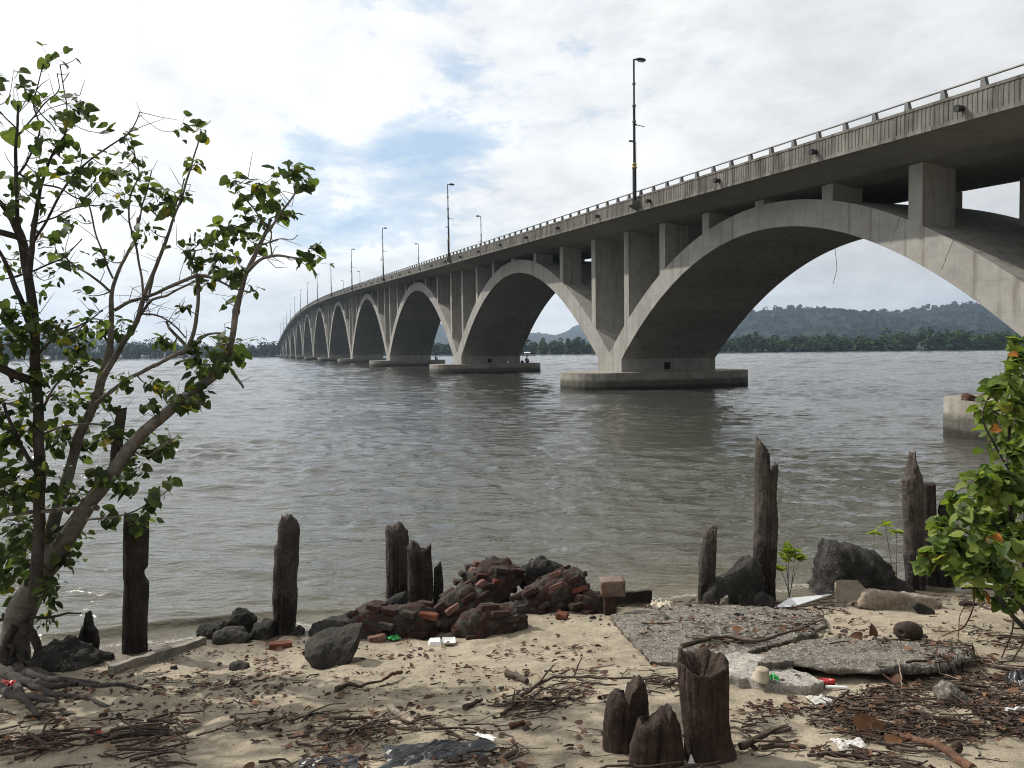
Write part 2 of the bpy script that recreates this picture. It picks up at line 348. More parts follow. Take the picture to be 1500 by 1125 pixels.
# ------------------------------------------------------------------ light and sky
SUN_AZ, SUN_EL = math.radians(-56), math.radians(43)
sdir = Vector((math.sin(SUN_AZ) * math.cos(SUN_EL), math.cos(SUN_AZ) * math.cos(SUN_EL), math.sin(SUN_EL)))
ld = bpy.data.lights.new('sun', 'SUN'); ld.energy = 4.6; ld.angle = math.radians(.9); ld.color = (1, .95, .87)
lo = bpy.data.objects.new('sun', ld); COL.objects.link(lo); lo.rotation_euler = (-sdir).to_track_quat('-Z', 'Y').to_euler(); lo.location = (0, 0, 60)
W = bpy.data.worlds.new('World'); S.world = W; W.use_nodes = True; nt = W.node_tree
bg = nt.nodes['Background']; bg.inputs[1].default_value = .1
sky = nd(nt, 'ShaderNodeTexSky', sky_type='NISHITA', sun_disc=False, sun_elevation=SUN_EL, sun_rotation=SUN_AZ, air_density=1.0, dust_density=1.5, ozone_density=1.0)
tc = nd(nt, 'ShaderNodeTexCoord'); sp = nd(nt, 'ShaderNodeSeparateXYZ', {0: tc.outputs['Generated']})
az = math_(nt, 'ARCTAN2', sp.outputs[0], sp.outputs[1]); el = sp.outputs[2]
cv = nd(nt, 'ShaderNodeCombineXYZ', {0: az, 1: math_(nt, 'MULTIPLY', el, 1.9), 2: 0.37}).outputs[0]
cv2 = nd(nt, 'ShaderNodeCombineXYZ', {0: az, 1: math_(nt, 'MULTIPLY', el, 2.3), 2: 1.7}).outputs[0]
def gauss(a0, e0, ra, re):
    a = math_(nt, 'DIVIDE', math_(nt, 'SUBTRACT', az, a0), ra); e = math_(nt, 'DIVIDE', math_(nt, 'SUBTRACT', el, e0), re)
    r = math_(nt, 'ADD', math_(nt, 'MULTIPLY', a, a), math_(nt, 'MULTIPLY', e, e))
    return math_(nt, 'POWER', 2.718, math_(nt, 'MULTIPLY', r, -1))
big = nz(nt, cv, 3.2, 8, .58, .35); puff = nz(nt, cv2, 8, 9, .6, .25); wisp = nz(nt, cv2, 2.6, 7, .62, .8)
# how much blue shows through, by direction in the sky
blue = math_(nt, 'ADD', math_(nt, 'MULTIPLY', gauss(-.12, .235, .12, .04), .85), math_(nt, 'MULTIPLY', gauss(-.27, .25, .05, .07), .6))
blue = math_(nt, 'ADD', blue, math_(nt, 'MULTIPLY', gauss(-.19, .15, .12, .045), .75))
blue = math_(nt, 'ADD', blue, math_(nt, 'MULTIPLY', gauss(-.2, .40, .16, .08), .13))
blue = math_(nt, 'ADD', blue, math_(nt, 'MULTIPLY', gauss(.2, .28, .3, .09), .3))
cover = math_(nt, 'ADD', math_(nt, 'SUBTRACT', 1.0, blue), math_(nt, 'MULTIPLY', math_(nt, 'SUBTRACT', wisp, .5), 1.6))
cover = math_(nt, 'ADD', cover, math_(nt, 'MULTIPLY', math_(nt, 'SUBTRACT', puff, .48), 1.2))
fine_ = nz(nt, cv2, 19, 8, .62, .3)
cover = math_(nt, 'ADD', cover, math_(nt, 'MULTIPLY', math_(nt, 'SUBTRACT', fine_, .5), .75))
cover = ramp(nt, cover, [(.1, .12), (.45, .5), (.62, .86), (.9, .97)])
# cloud brightness
glow = math_(nt, 'MAXIMUM', nd(nt, 'ShaderNodeVectorMath', {0: tc.outputs['Generated'], 1: sdir}, operation='DOT_PRODUCT').outputs['Value'], 0)
glow = math_(nt, 'POWER', glow, 5)
dots = nd(nt, 'ShaderNodeVectorMath', {0: tc.outputs['Generated'], 1: sdir}, operation='DOT_PRODUCT').outputs['Value']
side = ramp(nt, math_(nt, 'MULTIPLY_ADD', dots, .5, .5), [(0, .09), (.3, .15), (.43, .36), (.515, .66), (.64, .87), (.85, 1)])
br = math_(nt, 'MULTIPLY_ADD', math_(nt, 'SUBTRACT', big, .5), .8, 1.04)
low_ = ramp(nt, el, [(.12, 1), (.3, .42)])
br = math_(nt, 'ADD', br, math_(nt, 'MULTIPLY', math_(nt, 'MULTIPLY', math_(nt, 'SUBTRACT', puff, .5), low_), 1.0))
br = math_(nt, 'ADD', br, math_(nt, 'MULTIPLY', math_(nt, 'MULTIPLY', math_(nt, 'SUBTRACT', fine_, .5), low_), .4))
br = math_(nt, 'SUBTRACT', br, math_(nt, 'MULTIPLY', gauss(.235, .245, .05, .04), .13))
br = math_(nt, 'ADD', br, math_(nt, 'MULTIPLY', glow, .32))
br = math_(nt, 'SUBTRACT', br, math_(nt, 'MULTIPLY', gauss(.42, .075, .3, .03), .1))
br = math_(nt, 'ADD', br, math_(nt, 'MULTIPLY', gauss(-.18, .15, .14, .05), .16))
br = math_(nt, 'MULTIPLY', br, side)
cc = nd(nt, 'ShaderNodeVectorMath', {0: nd(nt, 'ShaderNodeCombineXYZ', {0: br, 1: br, 2: br}).outputs[0], 1: (9.95, 9.9, 9.8)}, operation='MULTIPLY').outputs[0]
blu = mix(nt, .6, sky.outputs[0], (4.7, 7.3, 10.2))
nt.links.new(mix(nt, cover, blu, cc), bg.inputs[0])

# ------------------------------------------------------------------ ground sheet
def grid_axis(knots):
    out = []
    for (a, b, st) in knots: out += list(np.arange(a, b - 1e-6, st))
    out.append(knots[-1][1]); return np.array(out)
gx = grid_axis([(-90, -14, 4), (-14, -5.5, .25), (-5.5, 5.5, .03), (5.5, 14, .25), (14, 90, 4)])
gy = grid_axis([(-60, -4, 4), (-4, 3.9, .3), (3.9, 10.4, .03), (10.4, 16, .5), (16, 40, 6)])
V = np.zeros((len(gy), len(gx), 3), np.float32)
for j, y in enumerate(gy):
    for i, x in enumerate(gx):
        z = G(x, y)
        if -5.6 < x < 5.6 and 3.8 < y < 10.5:
            p = Vector((x, y, 0))
            z += noise.noise(p * 7) * .013 + noise.noise(p * 17) * .006 + max(0, noise.noise(p * 4.2 + Vector((5, 1, 2)))) * -.04
        V[j, i] = (x, y, z)
def quads(ny, nx):
    a = np.arange(ny * nx).reshape(ny, nx)
    return np.stack([a[:-1, :-1], a[:-1, 1:], a[1:, 1:], a[1:, :-1]], -1).reshape(-1, 4)
o = npmesh('beach', V.reshape(-1, 3), quads(len(gy), len(gx)), M['sand']); tag(o, kind='structure')

# ------------------------------------------------------------------ water
rs = np.random.RandomState(3)
ys = [4.6]
while ys[-1] < 720: ys.append(ys[-1] + max(.035, ys[-1] * .0046))
ys = np.array(ys); nx = 620; u = np.linspace(-1, 1, nx)
YY = np.repeat(ys[:, None], nx, 1); XX = u[None, :] * (YY * .86 + 9)
cell = np.maximum(np.gradient(ys)[:, None] * np.ones((1, nx)), (YY * .86 + 9) * 2 / nx)
Z = np.zeros_like(XX)
shx = np.clip(XX, -9, 9); shv = 9.2 + .19 * shx - .012 * shx ** 2 + .09 * np.sin(XX * .9 + .5)
gust = 1 + .32 * np.sin(.11 * XX + .33 * YY + 1.5 * np.sin(.05 * XX + 1)) + .22 * np.sin(.27 * XX - .16 * YY + 2 * np.sin(.09 * YY)) + .2 * np.sin(.05 * XX + .07 * YY + 2)
calm = gust * np.clip((YY - shv) / 1.5, .3, 1); fetch = np.clip((YY - 25) / 110, 0, 1)
for k in range(100):
    lam = .15 * (12 ** rs.rand()) if k < 66 else 1.9 * (4.2 ** rs.rand()); kk = 2 * PI / lam
    th = rs.normal(-1.85, .55 if k < 66 else .4); kx, ky = kk * math.cos(th), kk * math.sin(th)
    amp = .0053 * lam * rs.uniform(.5, 1.2) * (1 if k < 66 else .95); att = np.clip((lam / cell - 1.8) / 2.5, 0, 1)
    ph = kx * XX + ky * YY + rs.rand() * 6.28 + .9 * np.sin(.21 * XX * kk ** .5 + .13 * YY * kk ** .5 + k)
    sn = np.sin(ph); Z += amp * att * (calm if k < 66 else fetch) * (sn + .28 * sn * sn)
    if k < 66: Z += amp * .25 * att * fetch * sn
shx = np.clip(XX, -9, 9); shv = 9.2 + .19 * shx - .012 * shx ** 2 + .09 * np.sin(XX * .9 + .5)
dsh = YY - shv
cr = (dsh - .55 - .1 * np.sin(XX * 1.7)) / .1
Z += .075 * np.exp(-np.where(cr < 0, cr * cr * 2.2, cr * cr * .35)) * np.clip(1.2 - np.abs(XX + 3.9) / 2.0, 0, 1)
cr = (dsh - .35 - .12 * np.sin(XX * 1.1)) / .1
Z += .03 * np.exp(-np.where(cr < 0, cr * cr * 2, cr * cr * .3)) * np.clip(1.3 - np.abs(XX - 2.2) / 2.6, 0, 1)
Z = np.where(dsh < -1.2, -.3, Z)
V = np.stack([XX, YY, Z], -1).reshape(-1, 3); q = quads(len(ys), nx)
Ye = ys[-1]; xe = Ye * .86 + 9; x0 = 4.6 * .86 + 9; b = len(V)
ext = [(-xe, Ye, 0), (xe, Ye, 0), (4200, Ye, 0), (4200, 4600, 0), (-4200, 4600, 0), (-4200, Ye, 0), (-x0, 4.6, -.02), (x0, 4.6, -.02), (4200, 4.6, -.02), (-4200, 4.6, -.02)]
V = np.concatenate([V, np.array(ext)]); q = np.concatenate([q, b + np.array([(5, 2, 3, 4), (0, 6, 9, 5), (7, 1, 2, 8)])])
o = npmesh('water', V, q, M['water']); tag(o, kind='structure')

# ------------------------------------------------------------------ bridge
TH = math.atan(-390 / F); dv = Vector((math.sin(TH), math.cos(TH), 0)); nv = Vector((math.cos(TH), -math.sin(TH), 0))
K0 = 32620 / F; WB, OV = 8.2, 2.4
def bp(s, w, z): return Vector((K0, 0, 0)) + dv * s + nv * w + Vector((0, 0, z))
ks = np.array([-30, 0, 27, 54, 87, 196, 260, 334, 419, 507, 586, 621, 668, 720]); kz = np.array([8.6, 9.8, 10.95, 12.02, 13.25, 17.4, 19.6, 21.3, 21.1, 18.6, 14.4, 12.1, 9, 6.2])
pf = np.polyfit(ks, kz, 6)
def zb(s): return float(np.polyval(pf, s))
def zs(s): return zb(s) - .58
piers = [-8, 27, 64.6, 111, 164.8, 221.5, 282.3, 346, 407, 467, 522, 574, 620, 663]
bridge = empty('arch_bridge', bp(0, 0, 0)); BL = bp(0, 0, 0)
tag(bridge, 'long grey concrete bridge of many arches climbing away over the water', 'bridge')
def bb(mb, name, mats, parent=bridge):
    o = mb.build(name, mats, parent)
    o.matrix_parent_inverse = Matrix.Translation(-BL) if parent is bridge else Matrix.Identity(4)
    return o
SS = list(np.arange(-30, 700.1, 3.0))
def sweep(mb, prof, ss=SS, mi=0, zf=zb):
    n = len(prof); vs = [bp(s, w, zf(s) + z) for s in ss for (w, z) in prof]
    fs = [(i * n + k, i * n + (k + 1) % n, (i + 1) * n + (k + 1) % n, (i + 1) * n + k) for i in range(len(ss) - 1) for k in range(n)]
    fs += [tuple(range(n)), tuple(range((len(ss) - 1) * n, len(ss) * n))[::-1]]
    mb.add(vs, fs, mi)
mb = MB(); sweep(mb, [(-2.34, .03), (-2.1, .32), (WB + 2.1, .32), (WB + 2.34, .03), (WB + .1, -.5), (WB - .6, -.58), (WB - 1.4, -.72), (1.4, -.72), (.6, -.58), (-.1, -.5)])
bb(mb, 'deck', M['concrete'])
par = empty('parapet'); par.parent = bridge; par.location = (0, 0, 0); par.matrix_parent_inverse = Matrix.Identity(4)
# parapet as a part: one mesh, its rails and posts are sub-parts
bpy.data.objects.remove(par)
mb = MB(); sweep(mb, [(-2.38, 0), (-2.38, .95), (-2.12, .95), (-2.12, .3)])
sweep(mb, [(-2.44, -.06), (-2.44, .09), (-2.36, .09), (-2.36, -.06)])
sweep(mb, [(-2.42, .86), (-2.42, .97), (-2.1, .97), (-2.1, .86)])
s = -20.0
while s < 260:
    g = .2 if s < 120 else .4
    if int((s + 20) / 6) == int((s + 20 + g) / 6):
        z0 = zb(s); vs = []
        for (ds, w) in ((.0, -2.37), (.03, -2.4), (g - .07, -2.4), (g - .04, -2.37)):
            vs += [bp(s + ds, w, zb(s + ds) + .1), bp(s + ds, w, zb(s + ds) + .83)]
        mb.add(vs, [(0, 2, 3, 1), (2, 4, 5, 3), (4, 6, 7, 5), (1, 3, 5, 7), (0, 6, 4, 2)])
    s += g
par = bb(mb, 'parapet', M['parapet']); par['label'] = 'ribbed stained parapet facing the beach'
def sub(mb, name, mats, parent):
    o = mb.build(name, mats, parent); return o
mb = MB(); sweep(mb, [(WB + 2.12, .3), (WB + 2.12, .95), (WB + 2.38, .95), (WB + 2.38, 0)])
farpar = bb(mb, 'parapet', M['parapet']); farpar['label'] = 'parapet on the far side of the deck'
for p_, w in ((par, -2.25), (farpar, WB + 2.25)):
    mb = MB(); sweep(mb, [(w - .04, 1.31), (w - .025, 1.355), (w + .025, 1.355), (w + .04, 1.31), (w, 1.28)], SS); sub(mb, 'handrail', M['metal'], p_)
# railing posts: 100 nearest as sub-parts, the rest one mass
def post_mb(mb, s, w=-2.25, wid=.12):
    z = zb(s) + .96
    for (a, bq) in ((wid, .09),):
        vs = [bp(s - a, w - bq, z), bp(s + a, w - bq, z), bp(s + a, w + bq, z), bp(s - a, w + bq, z),
              bp(s - a * .2, w - bq * .8, z + .37), bp(s + a, w - bq * .8, z + .37), bp(s + a, w + bq * .8, z + .37), bp(s - a * .2, w + bq * .8, z + .37)]
        mb.add(vs, [(0, 3, 2, 1), (4, 5, 6, 7), (0, 1, 5, 4), (1, 2, 6, 5), (2, 3, 7, 6), (3, 0, 4, 7)])
s = 10.0; k = 0; rest = MB()
while s < 640:
    if k < 100: mb = MB(); post_mb(mb, s); sub(mb, 'railing_post', M['metal'], par); k += 1
    else: post_mb(rest, s)
    s += 1.67
o = sub(rest, 'distant_railing_posts', M['metal'], par); o['kind'] = 'stuff'
rest = MB(); s = 10
while s < 640: post_mb(rest, s, WB + 2.25); s += 1.67
o = sub(rest, 'far_railing_posts', M['metal'], farpar); o['kind'] = 'stuff'
s = 23.2
while s < 420:
    mb = MB(); z = zb(s) + .42
    mb.tube([bp(s, -2.3, z), bp(s, -2.68, z - .02)], .11, 10); mb.tube([bp(s, -2.6, z - .02), bp(s, -2.72, z - .03)], .135, 10)
    sub(mb, 'drain_spout', M['black'], par); s += 7.6
# arches, piers, caps, columns
cols = []
for i in range(len(piers) - 1):
    a, b2 = piers[i], piers[i + 1]; c = (a + b2) / 2; he = (b2 - a) / 2; hi = he - 2.05
    zc = zs(c) - .28 if i != 0 else zs(c) - .28; th = 1.32
    N = 56; vs = []; mb = MB()
    for k in range(N + 1):
        t = -1 + 2 * k / N
        si, zi = c + t * hi, 2.3 + (zc - th - 2.3) * (1 - t * t)
        se, ze = c + t * he, 2.75 + (zc - 2.75) * (1 - t * t)
        vs += [bp(si, 0, zi), bp(se, 0, ze), bp(se, WB, ze), bp(si, WB, zi)]
    fs = []
    for k in range(N):
        for e in range(4): fs.append((k * 4 + e, (k + 1) * 4 + e, (k + 1) * 4 + (e + 1) % 4, k * 4 + (e + 1) % 4))
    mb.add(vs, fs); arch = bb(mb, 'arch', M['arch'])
    if i == 1:
        arch['label'] = 'nearest arch with dark cracks in its face'
        def facept(px, py):
            Y = K0 * nv.x / ray(px, py).dot(nv); return at(px, py, Y)
        for pl in ([(1318, 318), (1314, 333), (1309, 340), (1308, 350), (1304, 358)], [(1397, 350), (1392, 362), (1386, 378), (1379, 394)]):
            cm = MB(); P0_ = [facept(*p) for p in pl]; P = [P0_[0]]
            for q0, q1 in zip(P0_[:-1], P0_[1:]):
                for e in (.25, .5, .75, 1): P.append(q0.lerp(q1, e) + dv * R.gauss(0, .025))
            P = [q - nv * .0035 for q in P]
            for q0, q1 in zip(P[:-1], P[1:]):
                d = (q1 - q0).normalized().cross(nv) * R.choice((.006, .009, .012))
                cm.add([q0 - d, q0 + d, q1 + d, q1 - d, q0 - d + nv * .003, q0 + d + nv * .003, q1 + d + nv * .003, q1 - d + nv * .003],
                       [(0, 1, 2, 3), (7, 6, 5, 4), (0, 4, 5, 1), (2, 6, 7, 3)])
            sub(cm, 'crack', M['crack'], arch)
    for k in range(7):
        sc = a + 2.9 + k * (b2 - a - 5.8) / 6
        t = (sc - c) / he; ze = 2.75 + (zc - 2.75) * (1 - t * t)
        if zs(sc) - ze < .1: continue
        wd = 3.5 if k in (0, 6) else 1.78
        for w0 in (.02, WB - wd - .02): cols.append((sc, w0, ze, wd))
def col_mb(mb, sc, w0, ze, wd):
    z0, z1 = ze - .55, zs(sc) + .02; h = .37
    vs = [bp(sc + x, w0 + y, z) for z in (z0, z1) for (x, y) in ((-h, 0), (h, 0), (h, wd), (-h, wd))]
    mb.add(vs, [(0, 3, 2, 1), (4, 5, 6, 7), (0, 1, 5, 4), (1, 2, 6, 5), (2, 3, 7, 6), (3, 0, 4, 7)])
cols.sort(key=lambda q: q[0]); seen = [q for q in cols if q[0] > 20]; unseen = [q for q in cols if q[0] <= 20]
for q in seen[:96]: mb = MB(); col_mb(mb, *q); bb(mb, 'column', M['arch'])
mb = MB(); [col_mb(mb, *q) for q in seen[96:] + unseen]; o = bb(mb, 'distant_columns', M['arch']); o['kind'] = 'stuff'
def capshape(w0, w1, hw, z0, z1, sc, mb, n=14, mi=0, mi_top=0):
    ring = []
    for k in range(n + 1):
        a = PI / 2 + PI * k / n; e = .8
        ca, sa = math.cos(a), math.sin(a)
        ring.append((hw * .9 * math.copysign(abs(sa) ** e, sa), w0 + hw * .62 + hw * .62 * math.copysign(abs(ca) ** e, ca)))
    for k in range(n + 1):
        a = -PI / 2 + PI * k / n; e = .8
        ca, sa = math.cos(a), math.sin(a)
        ring.append((hw * .9 * math.copysign(abs(sa) ** e, sa), w1 - hw * .62 + hw * .62 * math.copysign(abs(ca) ** e, ca)))
    m_ = len(ring); v0 = [bp(sc + x, w, z0) for x, w in ring]; v1 = [bp(sc + x, w, z1) for x, w in ring]
    mb.add(v0 + v1, [(k, (k + 1) % m_, m_ + (k + 1) % m_, m_ + k) for k in range(m_)], mi)
    mb.add(v1, [tuple(range(m_))], mi_top)
for i, sp_ in enumerate(piers):
    mb = MB(); vs = []
    for w in (0, WB): vs += [bp(sp_ + x, w, z) for x, z in ((-2.05, 1.2), (2.05, 1.2), (2.05, 2.3), (0, 2.75), (-2.05, 2.3))]
    mb.add(vs, [(4, 3, 2, 1, 0), (5, 6, 7, 8, 9), (1, 2, 7, 6), (0, 5, 9, 4), (0, 1, 6, 5)]); bb(mb, 'pier_base', M['arch'])
    mb = MB(); w0 = -3.6 if i != 1 else -4.9
    capshape(w0, WB + 3.2, 3.9, -1, 1.3, sp_, mb, mi=0, mi_top=0)
    bb(mb, 'pile_cap', M['cap'])
for sp_ in piers[2:4]:
    mb = MB(); mb.box((0, 0, 0), (.5, .05, .55), Matrix.Rotation(math.atan2(nv.y, nv.x), 3, 'Z')); o = bb(mb, 'dark_recess_panel', M['crack']); o.location = bp(sp_ - 2.06, 3.9, 1.72)  # proud flat panel, coloured near black to paint in the shade of an opening
# lamps
def make_lamp(tall):
    r = empty('street_lamp')
    H = 9.15
    mb = MB(); mb.tube([(0, 0, 0), (0, 0, 2.2)], .13, 10); mb.tube([(0, 0, 2.2), (0, 0, 6.2)], .085, 10); mb.tube([(0, 0, 6.2), (0, 0, H)], .06, 10)
    mb.build('pole', M['black'], r)
    for z, rr, mm in ((2.25, .17, 'brass'), (2.45, .15, 'brass'), (5.2, .12, 'metal'), (6.2, .12, 'metal'), (7.6, .11, 'metal')):
        c = MB(); c.lathe((0, 0, z), [(rr * .75, -.09), (rr, -.04), (rr, .04), (rr * .75, .09)], 12); c.build('collar', M[mm], r)
    mb = MB(); mb.tube([(0, 0, H - .03), (.15, 0, H + .03), (.3, 0, H + .05)], .05, 8)
    mb.build('arm', M['black'], r)
    mb = MB(); n = 14
    vs = []
    for (sc_, z) in ((.35, .13), (.85, .09), (1, .02), (.9, -.05), (.4, -.08)):
        for k in range(n):
            a = 2 * PI * k / n; vs.append((.52 + .36 * sc_ * math.cos(a), .15 * sc_ * math.sin(a), H + z + .02))
    fs = [(i * n + k, i * n + (k + 1) % n, (i + 1) * n + (k + 1) % n, (i + 1) * n + k) for i in range(4) for k in range(n)] + [tuple(range(n)), tuple(range(4 * n, 5 * n))[::-1]]
    mb.add(vs, fs, 0, True); hd = mb.build('lamp_head', M['black'], r)
    g = MB(); g.box((.54, 0, H - .075), (.42, .2, .03)); g.build('lens', M['lens'], hd)
    mb = MB(); mb.tube([(0, 0, 5.0), (.75, 0, 4.93)], .025, 6); mb.box((.04, 0, 5.0), (.2, .2, .1)); mb.build('banner_arm', M['black'], r)
    mb = MB(); mb.box((-.2, 0, 3.92), (.34, .16, .08)); mb.tube([(0, 0, 3.95), (-.2, 0, 3.92)], .03, 6); mb.build('small_floodlight', M['black'], r)
    mb = MB(); mb.tube([(.12, 0, 2.5), (.13, 0, 3.9)], .018, 6); mb.build('cable', M['black'], r)
    return r
nl = [55.3, 104.4, 152.9, 197, 243.5, 288.7, 334.2, 376, 419, 462, 505, 545, 588]
fl = [134.2, 183.4, 230.4, 277.7, 324.6]
ordn = ['', 'second', 'third', 'fourth', 'fifth', 'sixth', 'seventh', 'eighth', 'ninth', 'tenth', 'eleventh', 'twelfth', 'thirteenth']
lamp = make_lamp(True)
phi = math.atan2(nv.y, nv.x)
for i, s in enumerate(nl):
    o = lamp if i == 0 else copy_tree(lamp)
    o.location = bp(s, -2.62, zb(s) + .55); o.rotation_euler = (0, 0, phi)
    tag(o, 'tallest and nearest black street lamp, bracketed to the near parapet' if i == 0 else ordn[i] + ' black street lamp from the right along the near parapet', 'street lamp', 'street lamps along the near parapet')
    mb = MB(); vs = [bp(s + x, w, zb(s) + z) for (w, z, hx) in ((-2.36, .0, .12), (-2.36, .62, .3), (-2.95, .62, .3), (-2.95, .36, .3)) for x in (-hx, hx)]
    mb.add(vs, [(2, 3, 5, 4), (4, 5, 7, 6), (6, 7, 1, 0), (0, 2, 4, 6), (1, 7, 5, 3)]); sub(mb, 'lamp_bracket', M['parapet'], par)
for i, s in enumerate(fl):
    o = copy_tree(lamp); o.location = bp(s, WB + 2.3, zb(s) + .9); o.rotation_euler = (0, 0, phi + PI)
    tag(o, ['rightmost', 'second', 'third', 'fourth', 'farthest visible'][i] + ' street lamp' + ('' if i in (0, 4) else ' from the right') + ' behind the deck on the far parapet', 'street lamp', 'street lamps along the far parapet')
# thin cables hanging under the near arch
for pl, Yd in (([(1223, 362), (1225, 380), (1226, 395), (1222, 410), (1220, 416)], 40.5),):
    Yd = (WB - .05 + K0 * nv.x) / ray(*pl[0]).dot(nv); mb = MB(); mb.tube([at(x, y, Yd) for x, y in [(1222, 350)] + pl], .016, 5); o = mb.build('dangling_cable', M['black'])
    tag(o, 'thin dark cable dangling below the crown of the nearest arch', 'cable')
def project(P):
    d = Vector(P) - Vector((0, 0, CAMZ)); z = d.dot(fwd); return CX + F * d.dot(rt) / z, CY - F * d.dot(up) / z
# ------------------------------------------------------------------ far shore, forest, hills
shore_px = [(-700, 470), (-520, 500), (-400, 540), (-300, 590), (-215, 640), (-100, 610), (-30, 545), (34, 492), (120, 455), (257, 405), (420, 360), (640, 310), (900, 280)]
def shore_at(x):
    xs = [p[0] for p in shore_px]; return float(np.interp(x, xs, [p[1] for p in shore_px]))
xs = np.arange(-700, 901, 10.0); rows = [0, 3, 12, 60, 300, 1200, 3500]; V = []
for r in rows:
    for x in xs:
        V.append((x * (1 + r / 900), shore_at(x) + 2.5 * math.sin(x * .05) + 1.5 * math.sin(x * .21) + r, -.3 + min(1.1, r * .12) + (0 if r < 60 else .6)))
o = npmesh('far_shore_ground', V, quads(len(rows), len(xs)), M['mud']); tag(o, kind='structure')
def crown_quads(vs, fs, c, rx, rz, n, sz, rr):
    for _ in range(n):
        while True:
            p = Vector((rr.uniform(-1, 1), rr.uniform(-1, 1), rr.uniform(-1, 1)))
            if .25 < p.length < 1: break
        q = c + Vector((p.x * rx, p.y * rx, p.z * rz)); nrm = (p + Vector((rr.uniform(-.6, .6), rr.uniform(-.6, .6), rr.uniform(-.2, .9)))).normalized()
        a = nrm.orthogonal().normalized(); b = nrm.cross(a); t = rr.uniform(0, 6.28); s_ = sz * rr.uniform(.6, 1.3)
        a2 = (a * math.cos(t) + b * math.sin(t)) * s_; b2 = (b * math.cos(t) - a * math.sin(t)) * s_
        o_ = len(vs); vs += [q - a2 - b2 * .7, q + a2 * .9 - b2, q + a2 + b2 * .8, q - a2 * .8 + b2]; fs.append((o_, o_ + 1, o_ + 2, o_ + 3))
rr = random.Random(21)
def forest(name, x0, x1, step, layers, mat, hfun):
    vs, fs = [], []
    for (back, hs, sp_) in layers:
        x = x0
        while x < x1:
            X = x + rr.uniform(-2, 2); Y = shore_at(X) + 4 + back + rr.uniform(-2, 3)
            h = hfun(X) * hs * (rr.uniform(.62, 1.12) if rr.random() < .88 else rr.uniform(1.15, 1.38)); w = rr.choice((1.8, 2.6, 3.4, 4.2, 5.2))
            crown_quads(vs, fs, Vector((X, Y, 1 + h * .62)), w, h * .42, 90, .62, rr)
            if back < 8: crown_quads(vs, fs, Vector((X, Y, 1.5 + h * .15)), w * 1.1, h * .3, 40, .8, rr)
            x += step * sp_ * rr.uniform(.7, 1.3)
    o = npmesh(name, vs, fs, mat, smooth_=False); o['kind'] = 'stuff'; return o
forest('mangrove_forest', -120, 560, 4.2, [(0, .85, 1), (7, 1, 1), (16, 1.05, 1.2)], M['mangrove'], lambda x: 7.4 + 1.0 * math.sin(x * .06) + (.8 if x > 150 else 0))
forest('shore_forest', -640, -172, 4.6, [(0, .8, 1), (9, 1, 1), (20, 1.25, 1.2), (34, 1.55, 1.3)], M['mangrove_far'], lambda x: 7.6 + 1.6 * math.sin(x * .03 + 1) + (2.5 if x < -260 else 0))
def ridge(name, pts, Yd, depth, mat, amp, seed, trees=0, tw=6):
    px = np.arange(pts[0][0], pts[-1][0], 3.0); py = np.interp(px, [p[0] for p in pts], [p[1] for p in pts])
    ts = np.concatenate([np.linspace(0, 1, 26), [1.12, 1.35]]); V = []; crest = []; face = []
    for t in ts:
        for x, y in zip(px, py):
            P = at(x, y, Yd); zt = max(P.z, 2)
            Y = Yd - depth * (1 - t); X = P.x * (1 - .0 * (1 - t)) + 90 * math.sin(t * 5 + x * .01) * (1 - t)
            e = t * t * (3 - 2 * t) if t <= 1 else 1 - (t - 1) * 2.2
            q = Vector((X / 160, Y / 160, seed)); n1 = noise.fractal(q, 1, 2.1, 5)
            z = zt * e + n1 * zt * .16 * math.sin(min(t, 1) * PI) + noise.noise(Vector((X / 9, Y / 9, seed))) * amp * min(1, t * 3) + noise.noise(Vector((X / 22, Y / 22, seed + 4))) * amp * min(1, t * 3) - 1
            V.append((X, Y, z))
            if t == 1: crest.append(Vector((X, Y, z)))
            if .12 < t < 1.1: face.append(Vector((X, Y, z)))
    o = npmesh(name, V, quads(len(ts), len(px)), mat); tag(o, kind='structure')
    if trees:
        vs, fs = [], []
        for _ in range(trees):
            c = rr.choice(crest) + Vector((rr.uniform(-tw, tw), rr.uniform(-30, 10), 0)); h = rr.choice([1, 1, 1.2, 1.6]) * tw
            crown_quads(vs, fs, c + Vector((0, 0, h * .8)), tw * rr.uniform(.5, .9), h * .5, 16, tw * .28, rr)
            crown_quads(vs, fs, c + Vector((0, 0, h * .2)), tw * .18, h * .4, 5, tw * .2, rr)
        for _ in range(trees * 11):
            c = rr.choice(face) + Vector((rr.uniform(-9, 9), rr.uniform(-20, 20), 0)); h = tw * rr.uniform(.5, 1.1)
            crown_quads(vs, fs, c + Vector((0, 0, h * .3)), tw * rr.uniform(.5, 1), h * .6, 12, tw * .3, rr)
        f_ = npmesh('ridge_trees', vs, fs, mat, smooth_=False); f_['kind'] = 'stuff'
ridge('forested_hill', [(1000, 505), (1030, 482), (1060, 471), (1100, 462), (1130, 459), (1160, 457), (1190, 460), (1215, 467), (1238, 473), (1262, 467), (1310, 462), (1370, 456), (1400, 454), (1440, 452), (1500, 452), (1600, 445), (1800, 440), (2100, 450), (2300, 470)], 1750, 900, M['hill'], 5, 1.3, 420, 9)
ridge('distant_hill', [(560, 505), (600, 492), (625, 478), (644, 471), (662, 484), (700, 496), (740, 494), (765, 491), (786, 487), (812, 491), (828, 486), (846, 476), (868, 473), (900, 474), (950, 480), (1010, 488), (1060, 500)], 3300, 1100, M['hill'], 6, 7.7)
ridge('distant_ridge', [(-700, 470), (-300, 478), (-60, 486), (20, 478), (50, 488), (84, 490), (92, 482), (104, 490), (200, 503), (300, 508), (380, 512)], 2600, 900, M['hill'], 6, 4.2)

